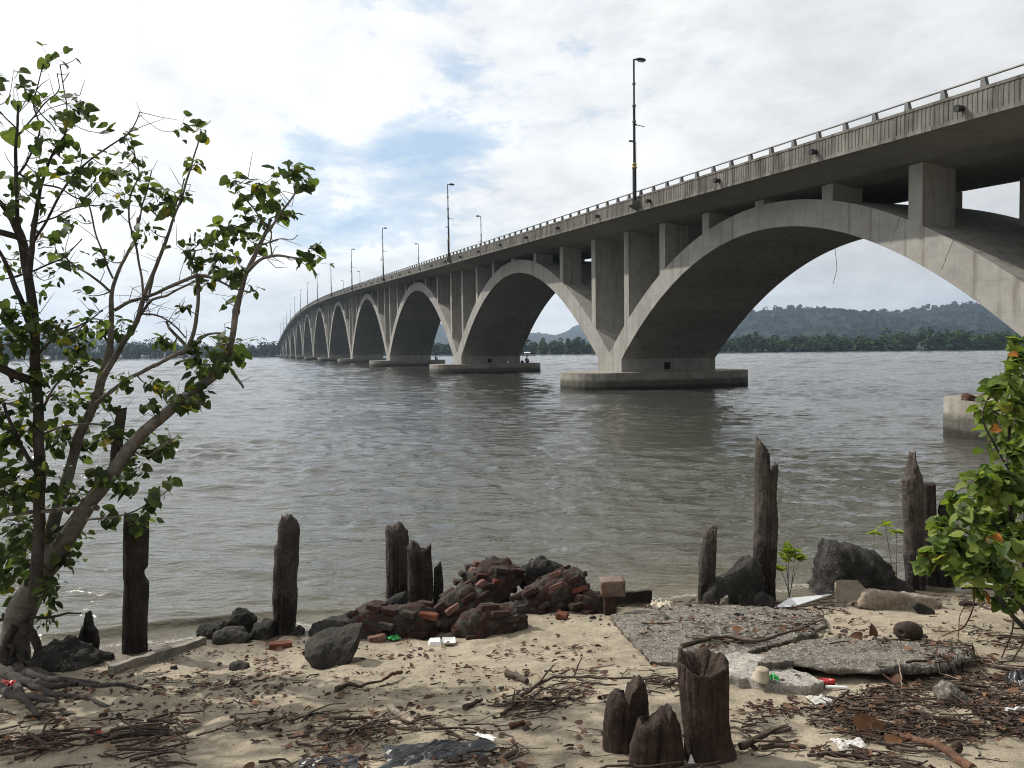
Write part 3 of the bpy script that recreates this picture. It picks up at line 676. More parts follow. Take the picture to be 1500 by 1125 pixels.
# ------------------------------------------------------------------ small things out on the water
def hut_on_raft(px, py, Y, w, label, big=True):
    r = empty('floating_hut', at(px, py, Y)); r.location.z = 0; r.scale = (1, 1, .72)
    tag(r, label, 'floating hut')
    mb = MB(); mb.box((0, 0, .25), (w, 4, .18))
    for k in range(6): mb.tube([(-w / 2 + .6 + k * (w - 1.2) / 5, -1.6, .05), (-w / 2 + .6 + k * (w - 1.2) / 5, 1.6, .05)], .28, 8)
    mb.build('raft', M['raft'], r)
    hw = w * .24; hx = .4
    mb = MB(); mb.box((hx, 0, 1.2), (hw, 2.4, 1.7)); wl = mb.build('hut_wall', M['hut'], r)
    mb = MB(); mb.box((hx + .2, -1.21, 1.15), (hw * .3, .04, 1.3)); mb.box((hx - hw * .28, -1.21, 1.4), (hw * .22, .04, .6)); mb.build('doorway', M['raft'], wl)
    mb = MB(); a = hw / 2 + .5; mb.add([(hx - a, -1.7, 2.0), (hx + a, -1.7, 2.0), (hx + a, 1.7, 2.0), (hx - a, 1.7, 2.0), (hx - a, 0, 2.7), (hx + a, 0, 2.7)], [(0, 1, 5, 4), (2, 3, 4, 5), (0, 4, 3), (1, 2, 5), (3, 2, 1, 0)]); mb.build('roof', M['roof'], r)
    mb = MB()
    for x in (-w / 2 + .3, -w / 4, w / 2 - .3): mb.tube([(x, -1.8, .3), (x, -1.8, 1.3)], .05, 6)
    mb.tube([(-w / 2 + .3, -1.8, 1.25), (w / 2 - .3, -1.8, 1.25)], .04, 6); mb.build('rail', M['raft'], r)
hut_on_raft(771, 520, 395, 9, 'white floating hut on a dark raft between the second and third pile caps')
hut_on_raft(757, 520.5, 400, 4, 'smaller white raft hut beside the pier edge, left of the bigger floating hut')
hut_on_raft(69, 527, 470, 6, 'pale roofed floating hut on the water behind the left tree')
mb = MB(); mb.tube([(0, 0, -1), (.02, 0, .5), (0, 0, 1.25)], .045, 6); P = at(189, 553, 88); o = mb.build('mooring_stake', M['wood'], None, (P.x, P.y, 0))
tag(o, 'thin dark stake standing in the water behind the left tree', 'stake')
def person(s, w, rz, label, bag):
    r = empty('person', bp(s, w, 1.3), rz); tag(r, label, 'person')
    vs = [(0, 0, .12), (0, .02, .3), (0, .03, .48), (0, .0, .6), (0, -.02, .68), (0, -.04, .8),
          (-.1, -.05, .1), (-.14, -.42, .42), (-.14, -.48, .06), (-.14, -.62, .035), (.1, -.05, .1), (.14, -.42, .42), (.14, -.48, .06), (.14, -.62, .035),
          (-.19, .0, .54), (-.25, -.12, .32), (-.17, -.36, .36), (-.14, -.43, .36), (.19, .0, .54), (.25, -.12, .32), (.17, -.36, .36), (.14, -.43, .36)]
    es = [(0, 1), (1, 2), (2, 3), (3, 4), (4, 5), (0, 6), (6, 7), (7, 8), (8, 9), (0, 10), (10, 11), (11, 12), (12, 13), (3, 14), (14, 15), (15, 16), (16, 17), (3, 18), (18, 19), (19, 20), (20, 21)]
    ra = [.14, .14, .15, .1, .05, .095, .1, .07, .05, .04, .1, .07, .05, .04, .06, .045, .035, .035, .06, .045, .035, .035]
    me = bpy.data.meshes.new('sk'); me.from_pydata(vs, es, []); o = bpy.data.objects.new('sk', me); COL.objects.link(o)
    md = o.modifiers.new('s', 'SKIN'); o.modifiers.new('u', 'SUBSURF').levels = 2
    for i, q in enumerate(ra): me.skin_vertices[0].data[i].radius = (q, q * .85 if i < 4 else q)
    me.skin_vertices[0].data[0].use_root = True
    dg = bpy.context.evaluated_depsgraph_get(); m2 = bpy.data.meshes.new_from_object(o.evaluated_get(dg)); bpy.data.objects.remove(o)
    m2.materials.clear()
    for k in ('skin', 'shirt', 'trousers'): m2.materials.append(M[k])
    for p in m2.polygons:
        c = p.center; p.use_smooth = True
        p.material_index = 0 if c.z > .63 or (abs(c.x) > .12 and c.y < -.3 and c.z > .28 and c.z < .36) else (1 if c.z > .2 and c.y > -.2 else 2)
    b = bpy.data.objects.new('body', m2); COL.objects.link(b); b.parent = r
    mb = MB(); mb.lathe((0, -.03, .8), [(.09, -.02), (.108, .03), (.1, .08), (.06, .115), (.005, .125)], 12); mb.build('hair', M['black'], r)
    if bag:
        mb = MB(); mb.box((0, 0, .17), (.42, .3, .34), tap=.86); mb.tube([(-.12, 0, .33), (-.08, 0, .43), (.08, 0, .43), (.12, 0, .33)], .02, 6)
        o = mb.build('bag', M['shirt'], None, bp(s, w, 1.3) + Vector((-.62, .1, 0))); tag(o, 'dark bag beside the person sitting on the second pile cap', 'bag')
person(111 - 2.6, WB + .75, .3, 'person in dark clothes sitting with knees up on the second pile cap', True)
person(164.8 - 2.6, WB + .9, .5, 'person in dark clothes sitting on the third pile cap, farther off', False)
mb = MB(); mb.lathe((0, 0, 0), [(.12, 0), (.15, .32), (.13, .33), (.1, .05)], 12); o = mb.build('bucket', M['foam'], None, bp(111 - 2.6, WB - 1.9, 1.3)); tag(o, 'white bucket standing on the second pile cap', 'bucket')
# brown debris on the nearest cap
Pc = at(1425, 585, 26.0); 
# ------------------------------------------------------------------ posts
def post(name, rows, Y, mats, label, spikes=(), seed=0, n=60, groove=.09, low=None, tilt_top=0, hollow=.14, cat='post', group=None, flat=1.0, notches=()):
    """rows: (y, xl, xr) from the top down; spikes: (angle, half-width, metres) raise the broken rim; notches: (row y, angle, depth)"""
    rows = sorted(rows); base = at((rows[-1][1] + rows[-1][2]) / 2, rows[-1][0], Y); base.y = Y
    ys_ = np.linspace(rows[0][0], rows[-1][0], 56); xl = np.interp(ys_, [r[0] for r in rows], [r[1] for r in rows]); xr = np.interp(ys_, [r[0] for r in rows], [r[2] for r in rows])
    ring = []; info = []
    for y, a, b in zip(ys_[::-1], xl[::-1], xr[::-1]):
        P = at((a + b) / 2, y, Y); info.append((P - base, (b - a) / 2 * Y / F))
    H = info[-1][0].z; ex = Vector((0, 0, -.5)); info = [(ex + Vector((info[0][0].x, 0, 0)), info[0][1] * 1.02)] + info
    vs = []; fs = []; ms = []
    top = []
    for k in range(n):
        q = 2 * PI * k / n; e = tilt_top * math.cos(q) + .02 * noise.noise(Vector((math.cos(q) * 3, math.sin(q) * 3, seed * 3.7))) + .014 * noise.noise(Vector((math.cos(q) * 9, math.sin(q) * 9, seed)))
        for (a, w, h) in spikes:
            dq = abs((q - a + PI) % (2 * PI) - PI); e += h * max(0, 1 - dq / w) ** .75
        top.append(e)
    for j, (c, r) in enumerate(info):
        tt = smooth(.55, 1, c.z / H) if H > 0 else 0
        for k in range(n):
            q = 2 * PI * k / n; ca, sa = math.cos(q), math.sin(q)
            g = noise.noise(Vector((ca * 1.3, sa * 1.3, c.z * 2.1 + seed * 5))) * 1.5 + noise.noise(Vector((ca * 3.5, sa * 3.5, c.z * 4 + seed))) * .7 + noise.noise(Vector((ca * 9, sa * 9, c.z * 3.5 + seed))) * .5 + noise.noise(Vector((ca * 18, sa * 18, c.z * 16 + seed))) * .35
            rr_ = r * (1 + groove * g * .8 - groove * .35)
            for (ny, na, nd_) in notches:
                zz = at(750, ny, Y).z - base.z; dq = abs((q - na + PI) % (2 * PI) - PI)
                rr_ -= nd_ * math.exp(-((c.z - zz) / .05) ** 2) * max(0, 1 - dq / 1.0)
            vs.append(Vector((c.x + ca * rr_, sa * rr_ * flat, c.z + (top[k] * tt if c.z > 0 else 0))))
    m_ = len(info)
    for (f_, dz) in ((.8, -.004), (.55, -hollow * .7), (.25, -hollow)):
        c, r = info[-1]
        for k in range(n):
            q = 2 * PI * k / n; vs.append(Vector((c.x + math.cos(q) * r * f_, math.sin(q) * r * f_ * flat, c.z + top[k] * (1 if f_ > .7 else .25) + dz + .02 * noise.noise(Vector((math.cos(q) * 4, math.sin(q) * 4, seed + f_ * 9))))))
    mb = MB(); tot = m_ + 3
    for j in range(tot - 1):
        for k in range(n):
            k2 = (k + 1) % n; zc = vs[j * n + k].z
            lowz = low if low is not None else -9
            mi = 1 if (len(mats) > 1 and zc < lowz + .08 * noise.noise(Vector((k * .4, zc * 6, seed)))) else 0
            fs.append((j * n + k, j * n + k2, (j + 1) * n + k2, (j + 1) * n + k)); ms.append(mi)
    mb.v = [tuple(v) for v in vs]; mb.f = fs; mb.m = ms; mb.sm = [True] * len(fs)
    mb.add([vs[(tot - 1) * n + k] for k in range(n)], [tuple(range(n))], 0)
    o = mb.build(name, mats, None, base); tag(o, label, cat, group); return o
def gy_(px, py): return gp(px, py).y
W1, W2, WL, WF = M['wood'], M['wood_grey'], M['wood_low'], M['wood_foot']
PG = 'broken timber posts along the shore'
def silpost(name, out, mats, depth, Y, label, seed, cat='post', group=None, low=None, grain=.016, n=150, K=27, hp=5.0):
    yb = max(q[1] for q in out); lows = [q for q in out if q[1] > yb - 14]; xb = sum(q[0] for q in lows) / len(lows)
    base = at(xb, yb, Y); loc = [at(x, y, Y) - base for x, y in out]; H = max(q.z for q in loc)
    loc = [Vector((q.x, 0, q.z if q.z > .02 else -.35)) for q in loc]; tops = [q for q in loc if q.z > H * .8]; tx = (max(q.x for q in tops) + min(q.x for q in tops)) / 2
    Ls = [(loc[(i + 1) % len(loc)] - q).length for i, q in enumerate(loc)]; tot = sum(Ls); res = []
    for k in range(n):
        t = tot * k / n; i = 0
        while t > Ls[i]: t -= Ls[i]; i += 1
        res.append(loc[i].lerp(loc[(i + 1) % len(loc)], t / Ls[i]))
    vs = []; fs = []; ms = []
    for j in range(K):
        t = max(-.992, min(.992, math.sin((-1 + 2 * j / (K - 1)) * PI / 2))); sx_ = (1 - t * t) ** .5
        for q in res:
            cx = tx * max(0, q.z) / H; zz = q.z
            if zz > 0:
                top_f = smooth(.55, 1, zz / H); zz *= 1 - top_f * (.1 * abs(t) ** hp + .05 * abs(t)) + .05 * top_f * noise.noise(Vector((q.x * 30, t * 4, seed)))
            P = Vector((cx + (q.x - cx) * sx_, t * depth / 2, zz))
            N = noise.noise(Vector((P.x * 9, P.y * 9, P.z * 3 + seed * 2))) * 1.0 + noise.noise(Vector((P.x * 28, P.y * 28, P.z * 3.5 + seed))) * .9 + noise.noise(Vector((P.x * 60, P.y * 60, P.z * 9 + seed))) * .55 + noise.noise(P * 34 + Vector((seed, 0, 0))) * .5
            d = Vector((P.x - cx, P.y, 0)); d = d.normalized() if d.length > 1e-6 else Vector((0, 1, 0)); vs.append(P + d * N * grain)
    for j in range(K - 1):
        for k in range(n):
            fs.append((j * n + k, (j + 1) * n + k, (j + 1) * n + (k + 1) % n, j * n + (k + 1) % n)); v_ = vs[j * n + k]
            ms.append(1 if low is not None and v_.z < low + .1 * noise.noise(Vector((v_.x * 12, v_.y * 12, seed))) else 0)
    mb = MB(); mb.v = [tuple(v) for v in vs]; mb.f = fs; mb.m = ms; mb.sm = [True] * len(fs); mb.add(vs[:n], [tuple(range(n))]); mb.add(vs[-n:], [tuple(range(n))[::-1]])
    o = mb.build(name, mats, None, base); tag(o, label, cat, group); return o
silpost('timber_post', [(179, 966), (181, 900), (183, 850), (181, 843), (183, 752), (190, 755), (205, 757), (217, 753), (217, 790), (215, 830), (209, 838), (211, 846), (217, 853), (215, 920), (213, 966)], [W1, WL], .21, gy_(196, 955), 'tall black timber post at the left with a notch in its right side', 1, group=PG, low=.28, grain=.006)
silpost('timber_post', [(115, 958), (117, 930), (122, 915), (126, 912), (127, 900), (129, 894), (132, 904), (134, 915), (141, 924), (144, 940), (143, 958)], [WL], .17, gy_(130, 955), 'short black pointed post stub beside the speckled rock at left', 2, group=PG, grain=.012)
silpost('timber_post', [(399, 930), (400, 870), (403, 822), (402, 800), (408, 795), (409, 765), (414, 756), (425, 754), (433, 760), (438, 768), (437, 800), (435, 850), (431, 930)], [W2, WL], .25, gy_(415, 926), 'grey brown timber post with barnacled foot standing alone between boulders', 3, group=PG, low=.42, grain=.012)
silpost('timber_post', [(565, 886), (565, 772), (575, 770), (583, 766), (588, 765), (592, 772), (597, 778), (600, 800), (598, 886)], [W2, WL], .26, gy_(582, 885) + .25, 'left and tallest of the three posts behind the brick rubble', 4, group=PG, low=.3, grain=.012)
silpost('timber_post', [(597, 892), (597, 800), (604, 792), (612, 797), (616, 804), (620, 802), (626, 805), (631, 797), (633, 830), (634, 892)], [W1, WL], .25, gy_(615, 890), 'middle of the three posts behind the brick rubble, with a notched top', 5, group=PG, low=.12, grain=.013)
silpost('timber_post', [(635, 890), (635, 832), (640, 829), (645, 822), (648, 832), (650, 890)], [WL], .1, gy_(642, 888), 'thin black splinter of a post right of two thicker ones', 6, group=PG, grain=.01)
silpost('timber_post', [(1022, 888), (1024, 825), (1033, 776), (1039, 774), (1043, 771), (1047, 772), (1050, 766), (1049, 800), (1047, 850), (1045, 888)], [W2, WL], .17, gy_(1034, 882), 'thin leaning grey post with a slanted top, left of the tallest post', 7, group=PG, low=.3, grain=.01)
silpost('timber_post', [(1103, 888), (1104, 800), (1107, 720), (1106, 680), (1108, 642), (1111, 638), (1115, 652), (1124, 655), (1126, 682), (1129, 690), (1134, 688), (1139, 677), (1139, 692), (1136, 730), (1139, 760), (1137, 800), (1135, 850), (1134, 888)], [W2, WL], .27, gy_(1119, 880), 'tallest grey post with a jagged spiked top beside the wedge rock', 8, group=PG, low=.75, grain=.014)
silpost('timber_post', [(1328, 868), (1326, 800), (1323, 740), (1322, 700), (1329, 690), (1332, 672), (1338, 660), (1341, 672), (1345, 684), (1351, 705), (1352, 760), (1355, 868)], [W2, WL], .26, gy_(1342, 862), 'pale topped post at right with a pointed tip, near the green shrub', 9, group=PG, low=.5, grain=.011)
post('timber_post', [(709, 1352, 1370), (760, 1351, 1371), (862, 1350, 1374)], gy_(1362, 862) + .12, [W1, WL], 'flat topped dark post just behind the pale pointed one', (), 10, low=.5, group=PG, groove=.07, hollow=.03)
silpost('timber_post', [(1373, 866), (1374, 800), (1376, 745), (1378, 736), (1382, 740), (1385, 728), (1389, 733), (1392, 742), (1395, 736), (1396, 790), (1397, 866)], [WL], .17, gy_(1386, 860), 'short ragged black post half hidden by the right shrub', 11, group=PG, grain=.014)
SG = 'rotted stumps in the foreground sand'
Yf = gy_(1030, 1108)
silpost('rotted_stump', [(881, 1102), (883, 1060), (887, 1032), (892, 1016), (900, 1010), (908, 1012), (916, 1022), (921, 1012), (926, 1000), (934, 990), (942, 997), (947, 1015), (950, 1045), (948, 1070), (938, 1102)], [WF], .17, gy_(910, 1096), 'left foreground stump with two lobes and a tall pointed right edge', 12, 'stump', SG, grain=.008, hp=3)
post('rotted_stump', [(972, 990, 1066), (1000, 990, 1067), (1050, 995, 1069), (1085, 1000, 1074), (1112, 1000, 1083)], Yf, [WF], 'widest foreground stump with a hollow rotten top', ((2.6, .5, .045), (1.9, .4, .03), (1.2, .5, .05), (.3, .5, .035), (-.5, .4, .012), (-1.7, .7, -.02), (3.6, .3, .02)), 13, groove=.075, cat='stump', group=SG, hollow=.07, n=120)
silpost('rotted_stump', [(918, 1126), (922, 1095), (927, 1075), (930, 1062), (937, 1054), (943, 1062), (949, 1064), (955, 1052), (961, 1046), (966, 1034), (974, 1038), (982, 1033), (989, 1046), (996, 1066), (1001, 1090), (1004, 1126)], [WF], .19, gy_(960, 1122), 'lowest ragged foreground stump in front of the widest one', 14, 'stump', SG, grain=.012, hp=3)

# ------------------------------------------------------------------ rocks
def silrock(name, out, mat, depth, label, seed=0, cat='rock', group=None, p=3.2, amp=.035, fr=6, Y=None, sink=.08, parent=None, n=110, K=31, skew=0):
    yb = max(q[1] for q in out); xb = sum(q[0] for q in out) / len(out)
    if Y is None: Y = gy_(xb, yb) + depth / 2
    pts = [at(x, y, Y) for x, y in out]; zmin = min(q.z for q in pts)
    base = Vector((sum(q.x for q in pts) / len(pts), Y, zmin)); loc = [Vector((q.x - base.x, 0, q.z - zmin)) for q in pts]
    loc = [Vector((q.x, 0, q.z if q.z > .03 else q.z - sink)) for q in loc]
    L = [(loc[(i + 1) % len(loc)] - q).length for i, q in enumerate(loc)]; tot = sum(L); res = []
    for k in range(n):
        t = tot * k / n; i = 0
        while t > L[i]: t -= L[i]; i += 1
        res.append(loc[i].lerp(loc[(i + 1) % len(loc)], t / L[i]))
    cx = sum(q.x for q in res) / n; cz = min(q.z for q in res) * .6 + .4 * sum(q.z for q in res) / n
    vs = []; fs = []
    for j in range(K):
        t = -1 + 2 * j / (K - 1); t = max(-.995, min(.995, math.sin(t * PI / 2))); s_ = (1 - abs(t) ** p) ** (1 / p)
        for q in res:
            P = Vector((cx + (q.x - cx) * s_, t * depth / 2, cz + (q.z - cz) * s_ + skew * t * depth / 2))
            N = noise.noise(P * fr + Vector((seed * 3.1, 0, 0))) * amp + noise.noise(P * fr * 3 + Vector((0, seed * 2.3, 0))) * amp * .45 + noise.noise(P * fr * 8 + Vector((0, seed, 2))) * amp * .2
            vd = noise.voronoi(P * fr * 1.1 + Vector((seed * 1.3, 4, 0)))[0]; N += amp * (1.5 * (vd[1] - vd[0]) - .55)
            vd = noise.voronoi(P * fr * 3.2 + Vector((seed, 1, 7)))[0]; N += amp * .5 * (vd[1] - vd[0] - .3)
            d = Vector((P.x - cx, P.y, P.z - cz)); d = d.normalized() if d.length > 1e-6 else Vector((0, 0, 1)); vs.append(P + d * N)
    for j in range(K - 1):
        for k in range(n): fs.append((j * n + k, (j + 1) * n + k, (j + 1) * n + (k + 1) % n, j * n + (k + 1) % n))
    mb = MB(); mb.add(vs, fs, 0, True); mb.add(vs[:n], [tuple(range(n))]); mb.add(vs[-n:], [tuple(range(n))[::-1]])
    o = mb.build(name, mat, parent, base)
    if label: tag(o, label, cat, group)
    return o
RK, RO = M['rock'], M['rock_olive']
silrock('boulder', [(446, 948), (452, 938), (475, 930), (505, 924), (529, 922), (528, 940), (518, 960), (500, 972), (478, 976), (462, 965)], RO, .42, 'olive grey bowl shaped boulder with a flat tilted top, alone on the sand', 1, 'boulder', amp=.02, sink=.02, skew=.28)
silrock('shore_rock', [(50, 985), (55, 955), (68, 941), (85, 944), (95, 941), (112, 952), (140, 960), (156, 972), (160, 985)], RK, .6, 'large speckled rock at the foot of the left tree', 2, amp=.05)
silrock('shore_rock', [(334, 925), (337, 902), (346, 893), (365, 893), (376, 903), (376, 922), (360, 930)], RK, .3, 'spiky lump of rock standing above the kerb end', 3, amp=.035)
silrock('shore_rock', [(290, 938), (290, 920), (300, 914), (325, 913), (340, 920), (340, 938)], RK, .35, 'dark jagged rock left of the spiky lump', 4, amp=.03)
silrock('shore_rock', [(312, 943), (314, 925), (330, 919), (355, 922), (366, 933), (362, 944)], RO, .3, 'grey rock at the top end of the kerb, in front of the spiky lump', 5, amp=.02)
silrock('shore_rock', [(364, 938), (370, 918), (385, 910), (400, 912), (404, 934)], RK, .3, 'grey rock against the left foot of the lone post', 6, amp=.02)
silrock('shore_rock', [(429, 930), (431, 918), (438, 914), (446, 922), (446, 931)], RK, .15, 'small dark rock right of the lone post', 7, amp=.015)
silrock('shore_rock', [(446, 930), (455, 917), (478, 909), (500, 905), (520, 900), (524, 925), (490, 932)], RK, .4, 'low dark rock sloping up to the brick rubble', 8, amp=.03)
silrock('shore_rock', [(540, 905), (556, 885), (578, 872), (594, 866), (600, 876), (590, 895), (560, 910)], RK, .2, 'dark slab leaning at the foot of the three posts', 9, amp=.02)
silrock('wedge_rock', [(1024, 884), (1026, 868), (1042, 852), (1066, 838), (1088, 820), (1100, 812), (1112, 824), (1118, 850), (1116, 886)], RK, .4, 'dark wedge rock sloping up to the tallest post', 10, amp=.03)
silrock('block_rock', [(1184, 874), (1188, 862), (1197, 850), (1196, 830), (1202, 806), (1212, 792), (1240, 795), (1266, 802), (1292, 815), (1303, 833), (1306, 858), (1300, 876)], RK, .75, 'biggest dark block of rock at the water edge, right of the small mangrove', 11, amp=.045)
silrock('shore_rock', [(1272, 862), (1278, 842), (1300, 843), (1330, 852), (1338, 862), (1330, 872), (1290, 872)], RK, .35, 'dark flat slab behind the driftwood log', 12, amp=.015)
silrock('shore_rock', [(1336, 888), (1341, 881), (1352, 884), (1368, 893), (1370, 899), (1355, 900), (1340, 894)], RK, .12, 'small dark stone in front of the driftwood log', 13, amp=.006)
silrock('shore_rock', [(1368, 1034), (1370, 1010), (1384, 1000), (1400, 1004), (1414, 1015), (1416, 1034)], M['slab'], .18, 'grey lump of concrete beside the right twig heap', 14, amp=.02)
silrock('shore_rock', [(333, 981), (337, 971), (350, 968), (364, 972), (370, 981)], RO, .14, 'flat grey stone on the sand left of the boulder', 15, amp=.008)
silrock('shore_rock', [(248, 982), (250, 976), (258, 974), (264, 980)], RK, .06, 'small dark pebble just below the kerb', 16, amp=.004)
silrock('shore_rock', [(142, 1052), (146, 1045), (156, 1044), (163, 1051)], RK, .06, 'small black pebble on the shaded sand at left', 17, amp=.004)
silrock('shore_rock', [(166, 1052), (172, 1044), (190, 1046), (196, 1051)], RK, .07, 'long black pebble right of the round black pebble at left', 18, amp=.004)
silrock('shore_rock', [(1100, 888), (1104, 874), (1118, 868), (1135, 875), (1138, 890)], RK, .15, 'small rock at the right foot of the tallest post', 19, amp=.02)
silrock('shore_rock', [(1050, 888), (1056, 876), (1066, 872), (1070, 888)], M['slab'], .12, 'rough grey stone in front of the wedge rock', 20, amp=.015)
silrock('driftwood_log', [(1254, 886), (1262, 868), (1275, 862), (1300, 866), (1330, 868), (1360, 872), (1378, 882), (1380, 894), (1350, 890), (1310, 888), (1280, 892)], M['drift'], .2, 'weathered tan driftwood log lying below the big block of rock', 21, 'log', amp=.012, fr=9)
silrock('debris_clump', [(1408, 586), (1412, 576), (1424, 578), (1432, 582), (1440, 577), (1452, 578), (1450, 584), (1438, 590), (1428, 588)], M['leaf_dry'], .4, 'brown clump of dried debris on the nearest pile cap', 22, 'debris', amp=.06, fr=5, Y=24.6, sink=0)

# kerb beam
def beam(name, p0, p1, w, h, mat, label, cat, lift=0):
    a, b = gp(*p0), gp(*p1); d = b - a; L = d.length; ex = d.normalized(); ey = Vector((-ex.y, ex.x, 0)).normalized(); ez = ex.cross(ey)
    nX, nS = 26, 4; vs = []; fs = []
    sec = []
    for (y, z) in ((0, -.1), (0, h), (w, h), (w, -.1)): sec.append((y, z))
    for i in range(nX + 1):
        for (y, z) in sec:
            P = ex * (L * i / nX) + ey * y + ez * z; N = noise.noise(P * 5) * .012 + noise.noise(P * 16) * .006
            vs.append(P + ez * N + ey * N)
    for i in range(nX):
        for k in range(4): fs.append((i * 4 + k, (i + 1) * 4 + k, (i + 1) * 4 + (k + 1) % 4, i * 4 + (k + 1) % 4))
    fs += [(3, 2, 1, 0), (nX * 4, nX * 4 + 1, nX * 4 + 2, nX * 4 + 3)]
    mb = MB(); mb.add(vs, fs); o = mb.build(name, mat, None, a + Vector((0, 0, lift))); tag(o, label, cat); return o
beam('concrete_kerb', (166, 988), (302, 944), .075, .085, M['kerb'], 'long worn concrete kerb lying from the left rock up to the shore', 'kerb', -.015)
beam('timber_plank', (832, 890), (955, 881), .05, .13, M['wood'], 'dark plank on edge behind the small rusty block', 'plank')
# aggregate slabs
slabs = []
def inside(x, y, poly):
    c = False; j = len(poly) - 1
    for i in range(len(poly)):
        a, b = poly[i], poly[j]
        if (a[1] > y) != (b[1] > y) and x < (b[0] - a[0]) * (y - a[1]) / (b[1] - a[1] + 1e-12) + a[0]: c = not c
        j = i
    return c
def gph(px, py, h):
    d = ray(px, py); Y = 3.5
    while Y < 14:
        if CAMZ + d.z * Y <= G(d.x * Y, Y) + h: break
        Y += .02
    return Vector((d.x * Y, Y, G(d.x * Y, Y)))
def slab(name, out, h, mat, label, seed, gap=None, rings=60, n=260, amp=.024):
    pts = [gph(x, y, h) for x, y in out]; c = sum(pts, Vector()) / len(pts)
    y0_, y1_ = min(p.y for p in pts), max(p.y for p in pts)
    hf = (lambda x, y: h) if gap is None else (lambda x, y: h * (.25 + .75 * min(1, max(0, (y1_ - y) / (y1_ - y0_) * 1.6))))
    slabs.append(([(p.x, p.y) for p in pts], hf))
    L = [(pts[(i + 1) % len(pts)] - q).length for i, q in enumerate(pts)]; tot = sum(L); res = []
    for k in range(n):
        t = tot * k / n; i = 0
        while t > L[i]: t -= L[i]; i += 1
        q = pts[i].lerp(pts[(i + 1) % len(pts)], t / L[i]); e = (q - c); e.z = 0
        q = q + e.normalized() * (noise.noise(q * 5 + Vector((0, 0, seed))) * .05 + noise.noise(q * 16 + Vector((0, 0, seed))) * .025); res.append(q)
    vs = []; fs = []
    for j in range(rings):
        r = (j + 1) / rings
        for k in range(n):
            q = c.lerp(res[k], r); z = G(q.x, q.y) + hf(q.x, q.y)
            vd = noise.voronoi(Vector((q.x * 9, q.y * 9, seed)))[0]; nn = noise.noise(Vector((q.x * 3, q.y * 3, seed))) * amp * 1.3 + (vd[1] - vd[0] - .3) * amp * .9 + noise.noise(Vector((q.x * 11, q.y * 11, seed))) * amp * .6 + abs(noise.noise(Vector((q.x * 28, q.y * 28, seed)))) * amp * .55
            vs.append(Vector((q.x - c.x, q.y - c.y, z + nn - c.z - (.012 if j == rings - 1 else 0))))
    for zz, sh_ in (((-h * .55), .995), (-h - .12, .97)) if gap is None else ((-.045, 1.0), (-.06, .86)):
        for k in range(n):
            q = c.lerp(res[k], sh_); vs.append(Vector((q.x - c.x, q.y - c.y, G(q.x, q.y) + hf(q.x, q.y) + zz - c.z + noise.noise(q * 14) * .012)))
    for j in range(rings + 1):
        for k in range(n): fs.append((j * n + k, (j + 1) * n + k, (j + 1) * n + (k + 1) % n, j * n + (k + 1) % n))
    mb = MB(); mb.add(vs, fs, 0, True); mb.add([Vector((0, 0, G(c.x, c.y) + hf(c.x, c.y) - c.z))] + vs[:n], [(0, 1 + k, 1 + (k + 1) % n) for k in range(n)], 0, True)
    o = mb.build(name, mat, None, c); tag(o, label, 'concrete slab'); return o
slab('broken_slab', [(896, 903), (915, 925), (940, 950), (952, 966), (1000, 972), (1050, 962), (1120, 948), (1190, 930), (1215, 908), (1200, 897), (1120, 889), (1050, 886), (985, 886), (930, 893)], .045, M['slab'], 'broad dark gravelly concrete slab reaching back to the wedge rock', 1)
slab('broken_slab', [(1110, 975), (1130, 948), (1180, 930), (1230, 922), (1300, 930), (1345, 936), (1420, 940), (1428, 955), (1385, 976), (1310, 980), (1215, 977), (1160, 968)], .105, M['slab'], 'raised concrete slab with an undercut front edge, carrying the coconut', 2, gap=1)
slab('broken_slab', [(1040, 962), (1090, 956), (1140, 966), (1185, 985), (1203, 998), (1190, 1007), (1120, 1001), (1060, 988)], .06, M['slab_light'], 'pale gravelly concrete wedge in front of the two larger slabs', 3, amp=.016)
def top_z(x, y):
    z = G(x, y); e = 0
    if not (-2 < x < 6): return z
    for poly, h in slabs:
        if inside(x, y, poly): e = max(e, h(x, y))
    return z + e + (.012 if e else 0)
import bmesh
